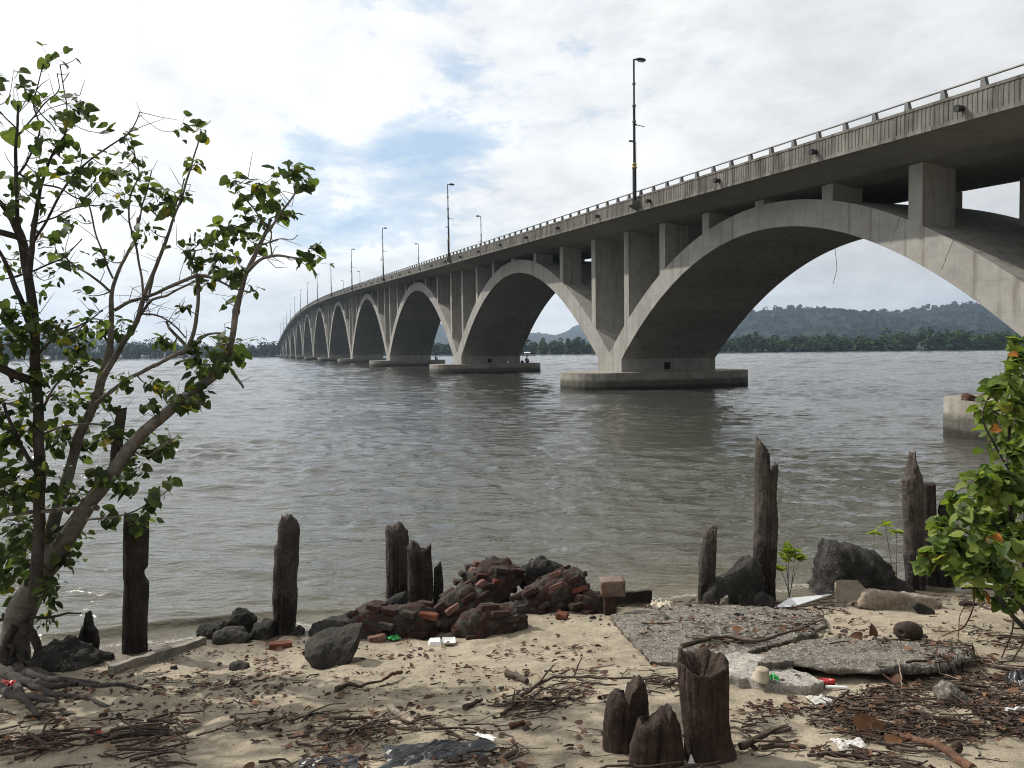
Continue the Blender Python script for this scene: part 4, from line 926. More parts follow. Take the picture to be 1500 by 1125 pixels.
# ------------------------------------------------------------------ brick rubble
def brick_chunk(out, depth, label, seed, axis_deg, yaw_deg=15, Y=None, tilt=0, keep=.62):
    rs_ = random.Random(seed); yb = max(q[1] for q in out); xb = sum(q[0] for q in out) / len(out)
    if Y is None: Y = gy_(xb, yb) + depth / 2
    mx_, my_ = xb, sum(q[1] for q in out) / len(out)
    core = [(mx_ + (x - mx_) * .99, my_ + (y - my_) * .97 + (3 if y > my_ else 0)) for x, y in out]
    o = silrock('brick_rubble', core, [M['mortar']], depth * .98, label, seed, 'brick rubble', amp=.035, p=3, Y=Y, sink=.08)
    o.data.materials.append(M['brick'])
    for p_ in o.data.polygons:
        c = p_.center
        if noise.noise(Vector((c.x * 8, c.y * 8, c.z * 13 + seed))) > .02: p_.material_index = 1
    base = o.location; P = [at(x, y, Y) - base for x, y in out]; poly = [(q.x, q.z) for q in P]
    x0, x1 = min(q[0] for q in poly), max(q[0] for q in poly); z0, z1 = min(q[1] for q in poly), max(q[1] for q in poly); cx, cz = (x0 + x1) / 2, z0 + (z1 - z0) * .25
    rot = Matrix.Rotation(math.radians(-axis_deg), 3, 'Y') @ Matrix.Rotation(math.radians(yaw_deg), 3, 'Z') @ Matrix.Rotation(math.radians(tilt), 3, 'X')
    C = Vector((cx, 0, (z0 + z1) / 2)); N = 9; mb = MB()
    for iz in range(-N, N + 1):
        for iy in range(-5, 6):
            for ix in range(-6, 7):
                c = Vector(((ix + (.5 if iz % 2 else 0)) * .2, iy * .1, iz * .066)); pos = C + rot @ c
                t = abs(pos.y) / (depth / 2)
                if t >= 1: continue
                s_ = (1 - t ** 3) ** (1 / 3)
                if not inside(cx + (pos.x - cx) / s_, cz + (pos.z - cz) / s_, poly) or rs_.random() > keep: continue
                sz_ = Vector((.19 * rs_.uniform(.72, 1), .092 * rs_.uniform(.9, 1), .057)); rj = rot @ Matrix.Rotation(rs_.gauss(0, .035), 3, 'Z') @ Matrix.Rotation(rs_.gauss(0, .05), 3, 'Y'); pos = pos + Vector((rs_.gauss(0, .008), rs_.gauss(0, .012), rs_.gauss(0, .005)))
                bm = bmesh.new(); ch = .014
                for a in (-.5, .5):
                    for b in (-.5, .5):
                        for d_ in (-.5, .5):
                            q = Vector((a * sz_.x, b * sz_.y, d_ * sz_.z)); cut = ch * rs_.uniform(.5, 2.2)
                            for ax in range(3):
                                w_ = q.copy(); w_[ax] -= math.copysign(cut, q[ax]); w_ = pos + rj @ w_
                                bm.verts.new(w_ + Vector((rs_.gauss(0, .003), rs_.gauss(0, .003), rs_.gauss(0, .003))))
                bmesh.ops.convex_hull(bm, input=bm.verts)
                for v_ in [v_ for v_ in bm.verts if not v_.link_faces]: bm.verts.remove(v_)
                bm.verts.index_update()
                mb.add([v_.co.copy() for v_ in bm.verts], [tuple(v_.index for v_ in f_.verts) for f_ in bm.faces], rs_.choice((0, 0, 0, 0, 0, 0, 3, 3, 3, 1, 2))); bm.free()
    mb.build('brick_courses', [M['brick'], M['brick_hot'], M['brick_pale'], M['mortar']], o); return o
brick_chunk([(676, 880), (674, 850), (684, 836), (702, 824), (722, 818), (745, 821), (760, 832), (762, 850), (748, 862), (745, 890), (700, 896)], .5, 'highest rounded lump of the broken brick rubble', 31, -14, 25)
brick_chunk([(740, 895), (752, 872), (780, 855), (806, 842), (830, 834), (850, 832), (860, 846), (856, 866), (835, 884), (812, 893), (780, 898)], .45, 'right brick rubble block with tilted courses and pale upper bricks', 32, 27, -20, tilt=-14)
brick_chunk([(660, 932), (664, 912), (676, 898), (700, 886), (735, 883), (760, 886), (772, 895), (773, 912), (760, 920), (720, 924), (690, 932)], .4, 'front brick rubble block with a grey face and worn brick top', 33, 5, 12, tilt=-10)
brick_chunk([(512, 930), (514, 905), (524, 890), (545, 882), (570, 888), (600, 884), (622, 880), (640, 892), (645, 915), (640, 934), (590, 936), (550, 932)], .4, 'long dark red brick rubble block at the left of the heap', 34, -5, -18)
brick_chunk([(628, 925), (632, 895), (645, 876), (668, 860), (690, 852), (706, 862), (716, 884), (700, 905), (680, 925)], .5, 'brick rubble block in the middle of the heap, under the highest lump', 35, 30, 20)
brick_chunk([(838, 897), (840, 875), (855, 866), (880, 868), (892, 880), (894, 898)], .3, 'low shadowed brick remains beside the small rusty block', 36, 0, 30)
silrock('shore_rock', [(758, 856), (764, 834), (780, 820), (800, 818), (820, 826), (832, 836), (826, 858), (790, 866)], RK, .4, 'dark grey rock at the back of the brick rubble', 37, amp=.035, Y=gy_(790, 885) + .3)
def lone_brick(px, py, rz, tilt, mat, sz, label, cat='brick'):
    P = gp(px, py); import bmesh
    bm = bmesh.new(); bmesh.ops.create_cube(bm, size=1)
    for v in bm.verts: v.co = Vector((v.co.x * sz[0], v.co.y * sz[1], v.co.z * sz[2]))
    bmesh.ops.bevel(bm, geom=bm.edges[:], offset=.008, segments=2, affect='EDGES'); bmesh.ops.subdivide_edges(bm, edges=bm.edges[:], cuts=1)
    for v in bm.verts: v.co += Vector((1, 1, 1)) * noise.noise(v.co * 25 + P) * .008
    me = bpy.data.meshes.new('brick'); bm.to_mesh(me); bm.free(); me.materials.append(M[mat])
    o = bpy.data.objects.new('brick', me); COL.objects.link(o); o.location = P + Vector((0, 0, sz[2] * .4)); o.rotation_euler = (tilt, tilt * .7, rz); tag(o, label, cat)
lone_brick(411, 949, .25, .06, 'brick_hot', (.22, .09, .06), 'orange brick lying alone on the sand left of the boulder')
lone_brick(552, 940, .5, -.1, 'brick_pale', (.17, .1, .07), 'pale broken brick beside the green wrapper')
lone_brick(823, 907, -.3, .25, 'brick_hot', (.12, .1, .08), 'orange brick fragment at the right end of the brick rubble')
lone_brick(800, 897, .9, .2, 'brick', (.14, .09, .07), 'dark red brick fragment under the right brick rubble block')
lone_brick(1417, 888, .2, .05, 'brick', (.16, .08, .05), 'dull brick bit on the sand under the right shrub')
# rusty block on a foot
P = gp(899, 902); r = empty('rusty_block', P); tag(r, 'small rusty concrete block standing on a narrow foot in front of the dark plank', 'block')
def rough_box(mb, c, sz, seed, amp=.01):
    import bmesh
    bm = bmesh.new(); bmesh.ops.create_cube(bm, size=1); bmesh.ops.subdivide_edges(bm, edges=bm.edges[:], cuts=5, use_grid_fill=True)
    for v in bm.verts:
        v.co = Vector((v.co.x * sz[0], v.co.y * sz[1], v.co.z * sz[2])); v.co += v.co.normalized() * noise.noise(v.co * 14 + Vector((seed, 0, 0))) * amp + Vector(c)
    bm.verts.index_update(); mb.add([v.co.copy() for v in bm.verts], [tuple(v.index for v in f.verts) for f in bm.faces], 0, True); bm.free()
mb = MB(); rough_box(mb, (0, .1, .29), (.26, .2, .17), 1); mb.build('block_top', rough_mat('rusty_concrete', [(.1, .075, .06), (.17, .13, .105), (.23, .185, .15)], 6, None, 40, .95, .7, .01, dark=((.11, .045, .025), 7, .5, .7)), r)
mb = MB(); rough_box(mb, (-.03, .08, .1), (.13, .13, .24), 2); mb.build('foot', M['brick'], r)
# ------------------------------------------------------------------ litter
def put(px, py, lift=0):
    d = ray(px, py); Y = 3.5
    while Y < 14:
        z = top_z(d.x * Y, Y)
        if CAMZ + d.z * Y <= z: break
        Y += .02
    return Vector((d.x * Y, Y, z + lift))
def crumple(name, px, py, sz, mat, label, cat, seed, n=14, lift=.01, rz=0, flat=1.0):
    vs = []; fs = []; rs_ = random.Random(seed)
    for j in range(n):
        for i in range(n):
            x, y = (i / (n - 1) - .5), (j / (n - 1) - .5); e = 1 + .25 * noise.noise(Vector((x * 3, y * 3, seed)))
            z = abs(noise.noise(Vector((x * 3.5, y * 3.5, seed * 1.7)))) + .6 * abs(noise.noise(Vector((x * 8, y * 8, seed * 2.7)))) + (.08 if n < 30 else .35) * abs(noise.noise(Vector((x * 14, y * 22, seed))))
            k = max(0, 1 - 2.0 * max(abs(x), abs(y)) ** 2)
            vs.append(Vector((x * sz[0] * e, y * sz[1] * e, z * sz[2] * (k if flat else 1))))
    for j in range(n - 1):
        for i in range(n - 1): fs.append((j * n + i, j * n + i + 1, (j + 1) * n + i + 1, (j + 1) * n + i))
    mb = MB(); mb.add(vs, fs, 0, True); o = mb.build(name, mat, None, put(px, py, lift)); o.rotation_euler.z = rz; tag(o, label, cat); return o
# foam box
r = empty('foam_box', put(647, 943, .005), .1); tag(r, 'open white foam takeaway box lying on the sand before the brick rubble', 'food box'); r.scale = (1, 1.1, .6)
def tray(mb, c, w, d, h):
    x, y = w / 2, d / 2; o_ = [(-x, -y, h), (x, -y, h), (x, y, h), (-x, y, h)]; i_ = [(-x * .72, -y * .72, 0), (x * .72, -y * .72, 0), (x * .72, y * .72, 0), (-x * .72, y * .72, 0)]
    vs = [Vector(p) + Vector(c) for p in o_ + i_] + [Vector(p) + Vector(c) - Vector((0, 0, .008)) for p in o_ + i_]
    mb.add(vs, [(0, 1, 5, 4), (1, 2, 6, 5), (2, 3, 7, 6), (3, 0, 4, 7), (4, 5, 6, 7), (9, 8, 12, 13), (10, 9, 13, 14), (11, 10, 14, 15), (8, 11, 15, 12), (15, 14, 13, 12), (0, 8, 9, 1), (1, 9, 10, 2), (2, 10, 11, 3), (3, 11, 8, 0)])
mb = MB(); tray(mb, (.07, 0, .012), .13, .14, .035); mb.build('base_tray', M['foam'], r)
mb = MB(); tray(mb, (-.065, 0, 0), .13, .14, -.055); q = mb.build('lid', M['foam'], r); q.location.z = .06
crumple('green_wrapper', 577, 938, (.12, .1, .09), M['green_plastic'], 'crumpled green wrapper beside the pale broken brick', 'wrapper', 3, rz=.5)
crumple('green_wrapper', 1134, 1000, (.07, .06, .07), M['green_plastic'], 'small crumpled green wrapper beside the cream tub', 'wrapper', 5)
crumple('plastic_bag', 1246, 1098, (.17, .14, .07), M['clear'], 'crumpled clear plastic bag by the big orange leaf', 'plastic bag', 8)
crumple('plastic_bag', 1200, 1030, (.15, .12, .06), M['clear'], 'clear plastic scrap standing on sand left of the right twig heap', 'plastic bag', 9)
crumple('plastic_sheet', 640, 1108, (.62, .25, .06), M['tarp'], 'black plastic sheet half buried at the bottom edge', 'plastic sheet', 11, 60, 0, .12)
crumple('plastic_sheet', 480, 1122, (.34, .13, .05), M['tarp'], 'smaller black plastic scrap left of the half buried sheet', 'plastic sheet', 12, 20, 0, .1)
crumple('plastic_strip', 711, 1088, (.13, .035, .03), M['foam'], 'white plastic strip at the right end of the black sheet', 'plastic strip', 13, 10, .03, -.5)
crumple('cream_cloth', 968, 892, (.24, .16, .13), M['cloth'], 'crumpled cream cloth on the back edge of the dark slab', 'cloth', 14, 22, .02, -.4)
crumple('red_plastic_bag', 3, 1010, (.17, .14, .1), M['red_plastic'], 'red plastic bag at the left edge under the tree roots', 'plastic bag', 15, 14)
crumple('red_plastic_scrap', 140, 1077, (.09, .06, .03), M['red_plastic'], 'flat red plastic scrap on the shaded sand at left', 'plastic scrap', 16, 8)
# cream tub, red lid, tube
mb = MB(); mb.lathe((0, 0, 0), [(.06, 0), (.062, .01), (.055, .013), (.045, .08), (.041, .086), (.018, .088), (.002, .088)], 24); o = mb.build('plastic_tub', M['cream'], None, put(1115, 1002)); o.rotation_euler = (.1, .08, 0); tag(o, 'cream plastic tub upside down in front of the pale wedge slab', 'tub')
mb = MB(); mb.lathe((0, 0, 0), [(.002, .008), (.056, .008), (.058, 0), (.064, .002), (.066, .03), (.06, .032), (.057, .012)], 28); o = mb.build('bottle_cap', M['red_plastic'], None, put(1210, 1004, .012)); o.rotation_euler = (-.25, .1, .3); tag(o, 'wide red plastic cap under the slab edge', 'bottle cap')
mb = MB(); mb.tube([(-.08, 0, .014), (-.04, 0, .015), (.04, 0, .015), (.07, 0, .014)], [.011, .013, .013, .008], 10); o = mb.build('white_tube', M['foam'], None, put(1226, 1010)); o.rotation_euler.z = -.15; tag(o, 'white plastic tube lying beside the wide red cap', 'tube')
# coconut
import bmesh
bm = bmesh.new(); bmesh.ops.create_icosphere(bm, subdivisions=4, radius=1)
for v in bm.verts:
    a = math.atan2(v.co.y, v.co.x); c = v.co.copy(); t = c.x
    rr_ = 1 + .06 * math.cos(3 * math.atan2(c.z, c.y)) * (1 - abs(t)) + noise.noise(c * 3) * .05
    if (c - Vector((-.75, -.6, .1)).normalized()).length < .33: rr_ -= .22 * (1 - (c - Vector((-.75, -.6, .1)).normalized()).length / .33)
    v.co = Vector((c.x * .125, c.y * .11, c.z * .09)) * rr_
me = bpy.data.meshes.new('coconut'); bm.to_mesh(me); bm.free(); me.materials.append(M['coconut']); [setattr(p, 'use_smooth', True) for p in me.polygons]
o = bpy.data.objects.new('coconut', me); COL.objects.link(o); o.location = put(1330, 937, .075); tag(o, 'round dark brown coconut on the raised slab', 'coconut')
mb = MB(); mb.lathe((0, 0, .03), [(.002, -.03), (.022, -.022), (.03, 0), (.026, .02), (.01, .032), (.001, .034)], 12); o = mb.build('dark_nut', M['coconut'], None, put(1402, 1104)); tag(o, 'small round dark nut on the sand at lower right', 'nut')
# boards
def board(name, out, th, mat, label, cat, Y0, Y1, ybot, ytop):
    """flat panel propped up: the lower edge at depth Y0, the upper at Y1"""
    vs = []
    for x, y in out:
        t = (ybot - y) / (ybot - ytop); vs.append(at(x, y, Y0 + (Y1 - Y0) * t))
    c = sum(vs, Vector()) / len(vs); n_ = (vs[1] - vs[0]).cross(vs[2] - vs[0]).normalized(); 
    if n_.y > 0: n_ = -n_
    f_ = [v - c for v in vs]; k = len(f_)
    mb = MB(); mb.add(f_ + [v - n_ * th for v in f_], [tuple(range(k)), tuple(range(k, 2 * k))[::-1]] + [(i, i + k, (i + 1) % k + k, (i + 1) % k) for i in range(k)])
    o = mb.build(name, mat, None, c); tag(o, label, cat)
Yb = gy_(1180, 889)
board('white_board', [(1134, 890), (1160, 889), (1219, 870), (1156, 876)], .02, M['white_board'], 'white board lying tilted between the small mangrove and the tan board', 'board', Yb, Yb + .16, 890, 869)
Yb = gy_(1245, 880)
board('tan_board', [(1225, 884), (1225, 852), (1231, 849), (1256, 850), (1270, 864), (1268, 884)], .05, M['tan_board'], 'tan board standing on edge in front of the biggest dark rock', 'board', Yb, Yb + .12, 884, 849)
P = put(1017, 1119); mb = MB(); mb.add([(-.035, 0, 0), (.02, -.01, -.005), (.04, .03, .05), (.035, .035, .085), (.0, .03, .065), (-.035, .0, .004), (.02, -.008, .002), (.04, .034, .055), (.035, .04, .09), (0, .034, .07)], [(4, 3, 2, 1, 0), (5, 6, 7, 8, 9), (0, 1, 6, 5), (1, 2, 7, 6), (2, 3, 8, 7), (3, 4, 9, 8), (4, 0, 5, 9)])
o = mb.build('foam_chip', M['foam'], None, P); tag(o, 'white foam chip leaning on the widest foreground stump', 'foam chip')
# black printed bag at the right edge
o = crumple('black_bag', 1492, 1002, (.2, .13, .12), M['tarp'], 'black plastic bag with white print at the right edge', 'plastic bag', 19, 14, 0)
cu = bpy.data.curves.new('print', 'FONT'); cu.body = 'NG'; cu.size = .055; cu.extrude = .0015; to = bpy.data.objects.new('t', cu); COL.objects.link(to)
dg = bpy.context.evaluated_depsgraph_get(); tm = bpy.data.meshes.new_from_object(to.evaluated_get(dg)); bpy.data.objects.remove(to)
tm.materials.clear(); tm.materials.append(M['ink']); t_ = bpy.data.objects.new('white_print', tm); COL.objects.link(t_); t_.parent = o; t_.location = (-.075, -.085, .02); t_.rotation_euler = (1.05, 0, .1)
# named sticks
def stick(name, pts, r0, r1, mat, label, lift=.02, hump=0, cat='stick', sides=7, fork=None):
    P = []
    for i, (x, y) in enumerate(pts):
        q = put(x, y, lift + hump * math.sin(PI * i / (len(pts) - 1))); P.append(q)
    b = P[0].copy(); sm = []
    for i in range(len(P) - 1):
        for k in range(4): q = P[i].lerp(P[i + 1], k / 4); sm.append(q - b + Vector((R.gauss(0, .004), R.gauss(0, .004), R.gauss(0, .004))))
    sm.append(P[-1] - b); mb = MB(); N = len(sm); mb.tube(sm, [r0 + (r1 - r0) * i / (N - 1) for i in range(N)], sides, jit=.12)
    for (t, dx, dy, L) in (fork or ()):
        i = int(t * (N - 1)); d = Vector((dx, dy, .35)).normalized()
        mb.tube([sm[i], sm[i] + d * L * .5 + Vector((0, 0, .01)), sm[i] + d * L], [r0 * .5, r0 * .4, r0 * .2], 5)
    o = mb.build(name, mat, None, b); tag(o, label, cat); return o
stick('driftwood_branch', [(735, 1052), (752, 1040), (768, 1026), (790, 1012), (812, 1004), (850, 1001), (900, 1001), (960, 998)], .016, .007, M['twig'], 'long forked dark branch reaching from the sand to the foreground stumps', .02, .04, 'branch', fork=[(.12, .1, .3, .12), (.45, .5, .5, .2), (.7, .3, .6, .2)])
stick('driftwood_chunk', [(742, 990), (756, 994), (772, 1002)], .03, .022, M['twig'], 'short thick dark piece of driftwood on the open sand', .02)
stick('driftwood_chunk', [(680, 1042), (694, 1036), (706, 1029)], .022, .012, M['twig'], 'short dark piece of driftwood beside the long forked branch', .02)
stick('wood_splinter', [(570, 1040), (585, 1052), (606, 1066)], .022, .026, M['drift'], 'pale split piece of driftwood between the two dark twig heaps', .025, 0, 'driftwood')
stick('wood_splinter', [(574, 1062), (592, 1070), (616, 1072)], .018, .014, M['drift'], 'pale driftwood piece lying just below the split one', .02, 0, 'driftwood')
stick('red_stick', [(745, 1069), (757, 1067), (768, 1063)], .02, .014, M['root_red'], 'short reddish stick right of the black plastic sheet', .02)
stick('red_root', [(1316, 1086), (1340, 1095), (1370, 1104), (1400, 1122), (1425, 1135)], .018, .026, M['root_red'], 'long reddish root running to the bottom edge at lower right', .03, .02, 'root')
stick('driftwood_branch', [(1085, 1106), (1105, 1096), (1130, 1084), (1156, 1076)], .022, .014, M['twig'], 'thick dark branch slanting up right of the foreground stumps', .03, .02, 'branch', fork=[(.5, .6, -.2, .15)])
stick('driftwood_branch', [(1110, 1100), (1140, 1098), (1180, 1100)], .016, .012, M['twig'], 'dark branch lying flat below the slanting one', .02, 0, 'branch')
stick('upright_stick', [(1211, 1050), (1222, 1036), (1244, 1016)], .012, .008, M['twig'], 'dark stick propped up beside the clear plastic scrap', .02, .02, fork=[(.35, -.5, .3, .09)])
stick('pale_stick', [(1309, 975), (1316, 990), (1320, 1005), (1321, 1024)], .006, .004, M['drift'], 'thin pale stick leaning over the slab edge below the coconut', .03, .03)
stick('white_stick', [(1474, 1051), (1488, 1051), (1503, 1048)], .01, .008, M['foam'], 'short white stick at the right edge on the twig heap', .05)
stick('curled_bark', [(560, 1003), (576, 998), (588, 992)], .012, .016, M['root_red'], 'curled reddish bark strip on sand below the boulder', .04, .02, 'bark')
stick('dark_bark', [(492, 1016), (508, 1008), (530, 1010), (560, 1002)], .02, .008, M['twig'], 'dark strip of bark left of the curled reddish strip', .02, .01, 'bark')
stick('fallen_frond', [(1000, 951), (1030, 945), (1065, 940), (1110, 950), (1150, 940), (1180, 925), (1204, 912)], .022, .006, M['twig'], 'long dark dead frond lying across the big slabs', .03, .02, 'frond')
# ------------------------------------------------------------------ leaves
def leaf_mesh(mb, base, d, nrm, L, mi=0, curl=.2, wide=1.0, rr=R):
    d = d.normalized(); s = d.cross(nrm); s = s.normalized() if s.length > 1e-5 else d.orthogonal().normalized(); n = s.cross(d)
    o_ = [(0, 0), (-.1, .22), (-.02, .43), (.22, .5), (.5, .43), (.78, .24), (.97, 0)]
    fold = rr.uniform(.1, .5); cu = rr.uniform(.0, curl)
    def P(x, y): return base + (d * x + s * (y * wide) + n * (abs(y) * fold - cu * x * x + .03 * math.sin(x * 9 + y * 7))) * L
    vs = [P(x, y) for x, y in o_] + [P(x, -y) for x, y in o_[1:-1]] + [P(.22, 0), P(.5, 0), P(.78, 0)]
    mb.add(vs, [(0, 2, 1), (0, 12, 3, 2), (12, 13, 4, 3), (13, 14, 5, 4), (14, 6, 5), (0, 7, 8), (0, 8, 9, 12), (12, 9, 10, 13), (13, 10, 11, 14), (14, 11, 6)], mi, True)
class Tree:
    def __init__(s, seed): s.samples = []; s.r = random.Random(seed); s.seed = seed
    def limb(s, mb, pts, Y0, Y1=None, wob=.12, sides=9):
        """pts: (px, py, radius px) along the limb from its foot; Y0 to Y1 its distance"""
        Y1 = Y0 if Y1 is None else Y1; n = len(pts); P = []; rad = []
        # smooth (Catmull-Rom) then lift to the place
        for i in range(n - 1):
            p0, p1, p2, p3 = pts[max(i - 1, 0)], pts[i], pts[i + 1], pts[min(i + 2, n - 1)]
            for k in range(6):
                t = k / 6; c = [.5 * (2 * p1[j] + (p2[j] - p0[j]) * t + (2 * p0[j] - 5 * p1[j] + 4 * p2[j] - p3[j]) * t * t + (3 * p1[j] - p0[j] - 3 * p2[j] + p3[j]) * t ** 3) for j in range(3)]
                u_ = (i + t) / (n - 1); Y = Y0 + (Y1 - Y0) * u_ + wob * noise.noise(Vector((u_ * 4, s.seed, n * 1.3 + Y0 * 3)))
                q = at(c[0], c[1], Y); q += Vector((noise.noise(q * 5), 0, noise.noise(q * 5 + Vector((9, 0, 0))))) * .012; P.append(q); rad.append(max(c[2] * (.68 if c[2] < 7 else .8), .5) * Y / F)
        x, y, r_ = pts[-1]; P.append(at(x, y, Y1)); rad.append(r_ * Y1 / F)
        rad = [r_ * (1 + .12 * noise.noise(q * 6)) for r_, q in zip(rad, P)]
        s.samples += [(q, r_) for q, r_ in zip(P, rad)]
        mb.tube(P, rad, sides, jit=.05 if rad[0] > .02 else 0); return P
    def cluster(s, tw, lf, px, py, rad, cnt, L, Y=None, mi=0, wide=1.0):
        r = s.r; c0 = at(px, py, Y or 7.3)
        best = min(s.samples, key=lambda q: (Vector((q[0].x - c0.x, (q[0].y - c0.y) * .3, (q[0].z - c0.z) * (1.0 if q[0].z < c0.z else 1.6))).length))
        S0 = best[0]; C = at(px, py, S0.y + r.uniform(-.3, .3)); Rm = rad * C.y / F
        d = C - S0
        if d.length > .03:
            k = 5; sag = Vector((r.uniform(-.1, .1), r.uniform(-.1, .1), -.12)) * d.length; P = [S0 + d * (i / k) + sag * math.sin(PI * i / k) for i in range(k + 1)]
            r0 = min(best[1] * .6, .008); tw.tube(P, [r0 + (.0025 - r0) * i / k for i in range(k + 1)], 5)
            if r.random() < .5:
                e = d.normalized() * Rm * r.uniform(.6, 1.3) + Vector((r.uniform(-1, 1), r.uniform(-1, 1), r.uniform(.2, 1))) * Rm * .8; tw.tube([C, C + e * .5, C + e], [.003, .0025, .0015], 4)
        for _ in range(cnt):
            q = C + Vector((r.gauss(0, .42), r.gauss(0, .5), r.gauss(0, .42))) * Rm
            hub = C + (q - C) * .35 + Vector((0, 0, -.01)); tw.tube([hub, q], [.0016, .0012], 3, cap=False)
            a = r.uniform(0, 6.28); dr = Vector((math.cos(a), math.sin(a) * .9, r.uniform(-1.3, .25))); dr = (dr + (q - C).normalized() * .6 if (q - C).length > 1e-4 else dr)
            nr = Vector((r.gauss(0, .55), r.gauss(-.25, .55), 1)); leaf_mesh(lf, q, dr, nr, L * r.choice((.45, .6, .75, .9, 1.0, 1.1, 1.2)), mi, .45, wide, r)
# --- left tree
T = Tree(5); root = empty('shore_tree', gp(18, 985)); tag(root, 'many stemmed heart leaved tree on twisted roots at the left edge of the beach', 'tree')
BLt = root.location.copy()
def tb(mb, name, mats, parent=None):
    o = mb.build(name, mats, parent or root)
    if parent is None: o.matrix_parent_inverse = Matrix.Translation(-BLt)
    return o
mb = MB(); T.limb(mb, [(18, 992, 30), (20, 950, 27), (28, 905, 25), (48, 862, 21), (85, 806, 17), (128, 742, 14), (166, 690, 12.5), (200, 645, 11), (240, 608, 10), (284, 572, 9), (318, 545, 8), (336, 512, 7), (342, 478, 6.5), (347, 455, 7), (352, 432, 5.5), (360, 402, 5), (374, 372, 4.5), (388, 345, 4), (396, 322, 3)], 7.45, 7.1, .1, 14)
trunk = tb(mb, 'trunk', M['bark'])
def br(pts, Y0, Y1=None, name='branch', mat='bark', wob=.15, sides=8):
    mb = MB(); T.limb(mb, pts, Y0, Y1, wob, sides); return tb(mb, name, M[mat])
br([(50, 880, 12), (56, 800, 10), (58, 720, 9.5), (57, 640, 9), (53, 560, 9), (50, 490, 8.5), (42, 410, 8), (30, 348, 7.5), (14, 312, 6.5), (-6, 290, 5)], 7.25, 7.0, 'trunk', 'bark_dark', sides=12)
br([(62, 850, 12), (78, 770, 11), (98, 700, 10), (116, 640, 9), (138, 592, 8.5), (152, 545, 8), (163, 500, 6.5), (163, 455, 5.5), (166, 420, 4), (176, 392, 3.5), (188, 368, 3.2), (200, 350, 3), (202, 320, 2)], 7.5, 7.6, 'trunk', 'bark', sides=10)
br([(150, 556, 7), (178, 505, 6), (200, 470, 5.5), (214, 425, 4.5), (233, 378, 3.8), (250, 332, 3), (268, 285, 2.4), (281, 240, 1.9), (295, 192, 1.2)], 7.5, 7.2)
br([(167, 455, 4), (195, 440, 3.6), (232, 428, 3.6), (262, 415, 3.6), (292, 403, 4), (320, 412, 2.6), (345, 423, 2.2), (366, 428, 1.6)], 7.55, 7.1)
br([(200, 468, 3.5), (222, 440, 3), (250, 430, 2.6), (285, 412, 2.2)], 7.5, 7.2)
br([(275, 512, 5), (284, 482, 4.6), (290, 450, 4.2), (289, 412, 4.2), (283, 388, 3), (270, 368, 2)], 7.3, 7.1)
br([(142, 592, 5), (180, 560, 4), (210, 543, 4), (245, 525, 4), (275, 512, 5), (300, 492, 3), (330, 488, 2)], 7.4, 7.25)
br([(276, 510, 4), (262, 495, 3.4), (248, 482, 3), (244, 472, 2)], 7.3, 7.3)
br([(204, 459, 2.2), (230, 462, 2), (255, 478, 1.8), (272, 494, 1.6)], 7.4, 7.3)
br([(232, 378, 2.6), (226, 400, 2.4), (215, 440, 2.4)], 7.5)
br([(209, 432, 2.8), (206, 395, 2.4), (196, 350, 2.2), (189, 318, 2), (192, 285, 1.8), (204, 255, 1.5), (196, 225, 1.1)], 7.5, 7.4)
br([(166, 430, 2.6), (135, 405, 2.4), (105, 385, 2.1), (92, 372, 1.6)], 7.6, 7.4)
br([(166, 408, 2.3), (154, 382, 2), (142, 345, 1.8), (132, 308, 1.6), (126, 290, 1.2)], 7.6, 7.4)
br([(202, 350, 2), (205, 320, 1.8), (214, 285, 1.5), (222, 250, 1.2)], 7.5, 7.4)
br([(246, 318, 1.8), (262, 290, 1.5), (270, 262, 1.2)], 7.3, 7.2)
br([(42, 408, 7), (47, 360, 6), (51, 320, 5), (58, 285, 4), (66, 255, 3.3), (80, 222, 2.5), (96, 192, 1.6), (97, 150, 1.3), (88, 95, 1)], 7.0, 6.9, 'branch', 'bark_dark')
br([(30, 348, 5), (25, 300, 4), (23, 240, 3.4), (25, 180, 2.6), (27, 155, 2)], 7.0, 6.9, 'branch', 'bark_dark')
br([(50, 500, 7), (36, 455, 6), (20, 415, 5), (8, 385, 4), (-8, 355, 3)], 7.1, 7.0, 'branch', 'bark_dark')
br([(47, 360, 3), (80, 300, 2.6), (104, 262, 2.2), (135, 232, 1.9), (172, 207, 1.6), (192, 190, 1.3), (204, 164, .9)], 7.0, 6.9, 'branch', 'bark_dark')
br([(24, 258, 2.4), (44, 228, 2), (58, 190, 1.7), (50, 150, 1.4), (62, 100, 1)], 6.95, 6.9, 'branch', 'bark_dark')
br([(24, 252, 2.2), (50, 268, 2), (85, 275, 1.8), (118, 292, 1.4), (140, 275, 1)], 6.95, 6.8, 'branch', 'bark_dark')
br([(25, 200, 1.8), (48, 172, 1.5), (68, 150, 1.3), (86, 130, 1), (84, 108, .8)], 6.9, 6.8, 'branch', 'bark_dark')
br([(48, 150, 1.4), (70, 178, 1.2), (82, 192, 1)], 6.9, 6.8, 'branch', 'bark_dark')
br([(26, 190, 1.7), (8, 172, 1.4), (-6, 155, 1)], 6.9, 6.8, 'branch', 'bark_dark')
br([(45, 330, 2), (80, 318, 1.8), (110, 305, 1.5), (150, 300, 1)], 7.0, 6.8, 'branch', 'bark_dark')
br([(22, 405, 2.6), (45, 398, 2), (75, 385, 1.8), (96, 376, 1.4), (120, 350, 1)], 7.1, 6.9, 'branch', 'bark_dark')
br([(388, 345, 3), (405, 320, 2.6), (420, 300, 2.2), (440, 272, 1.5)], 7.1, 7.0)
br([(392, 335, 2), (372, 305, 1.6), (352, 282, 1.3), (347, 265, .9)], 7.1, 7.0)
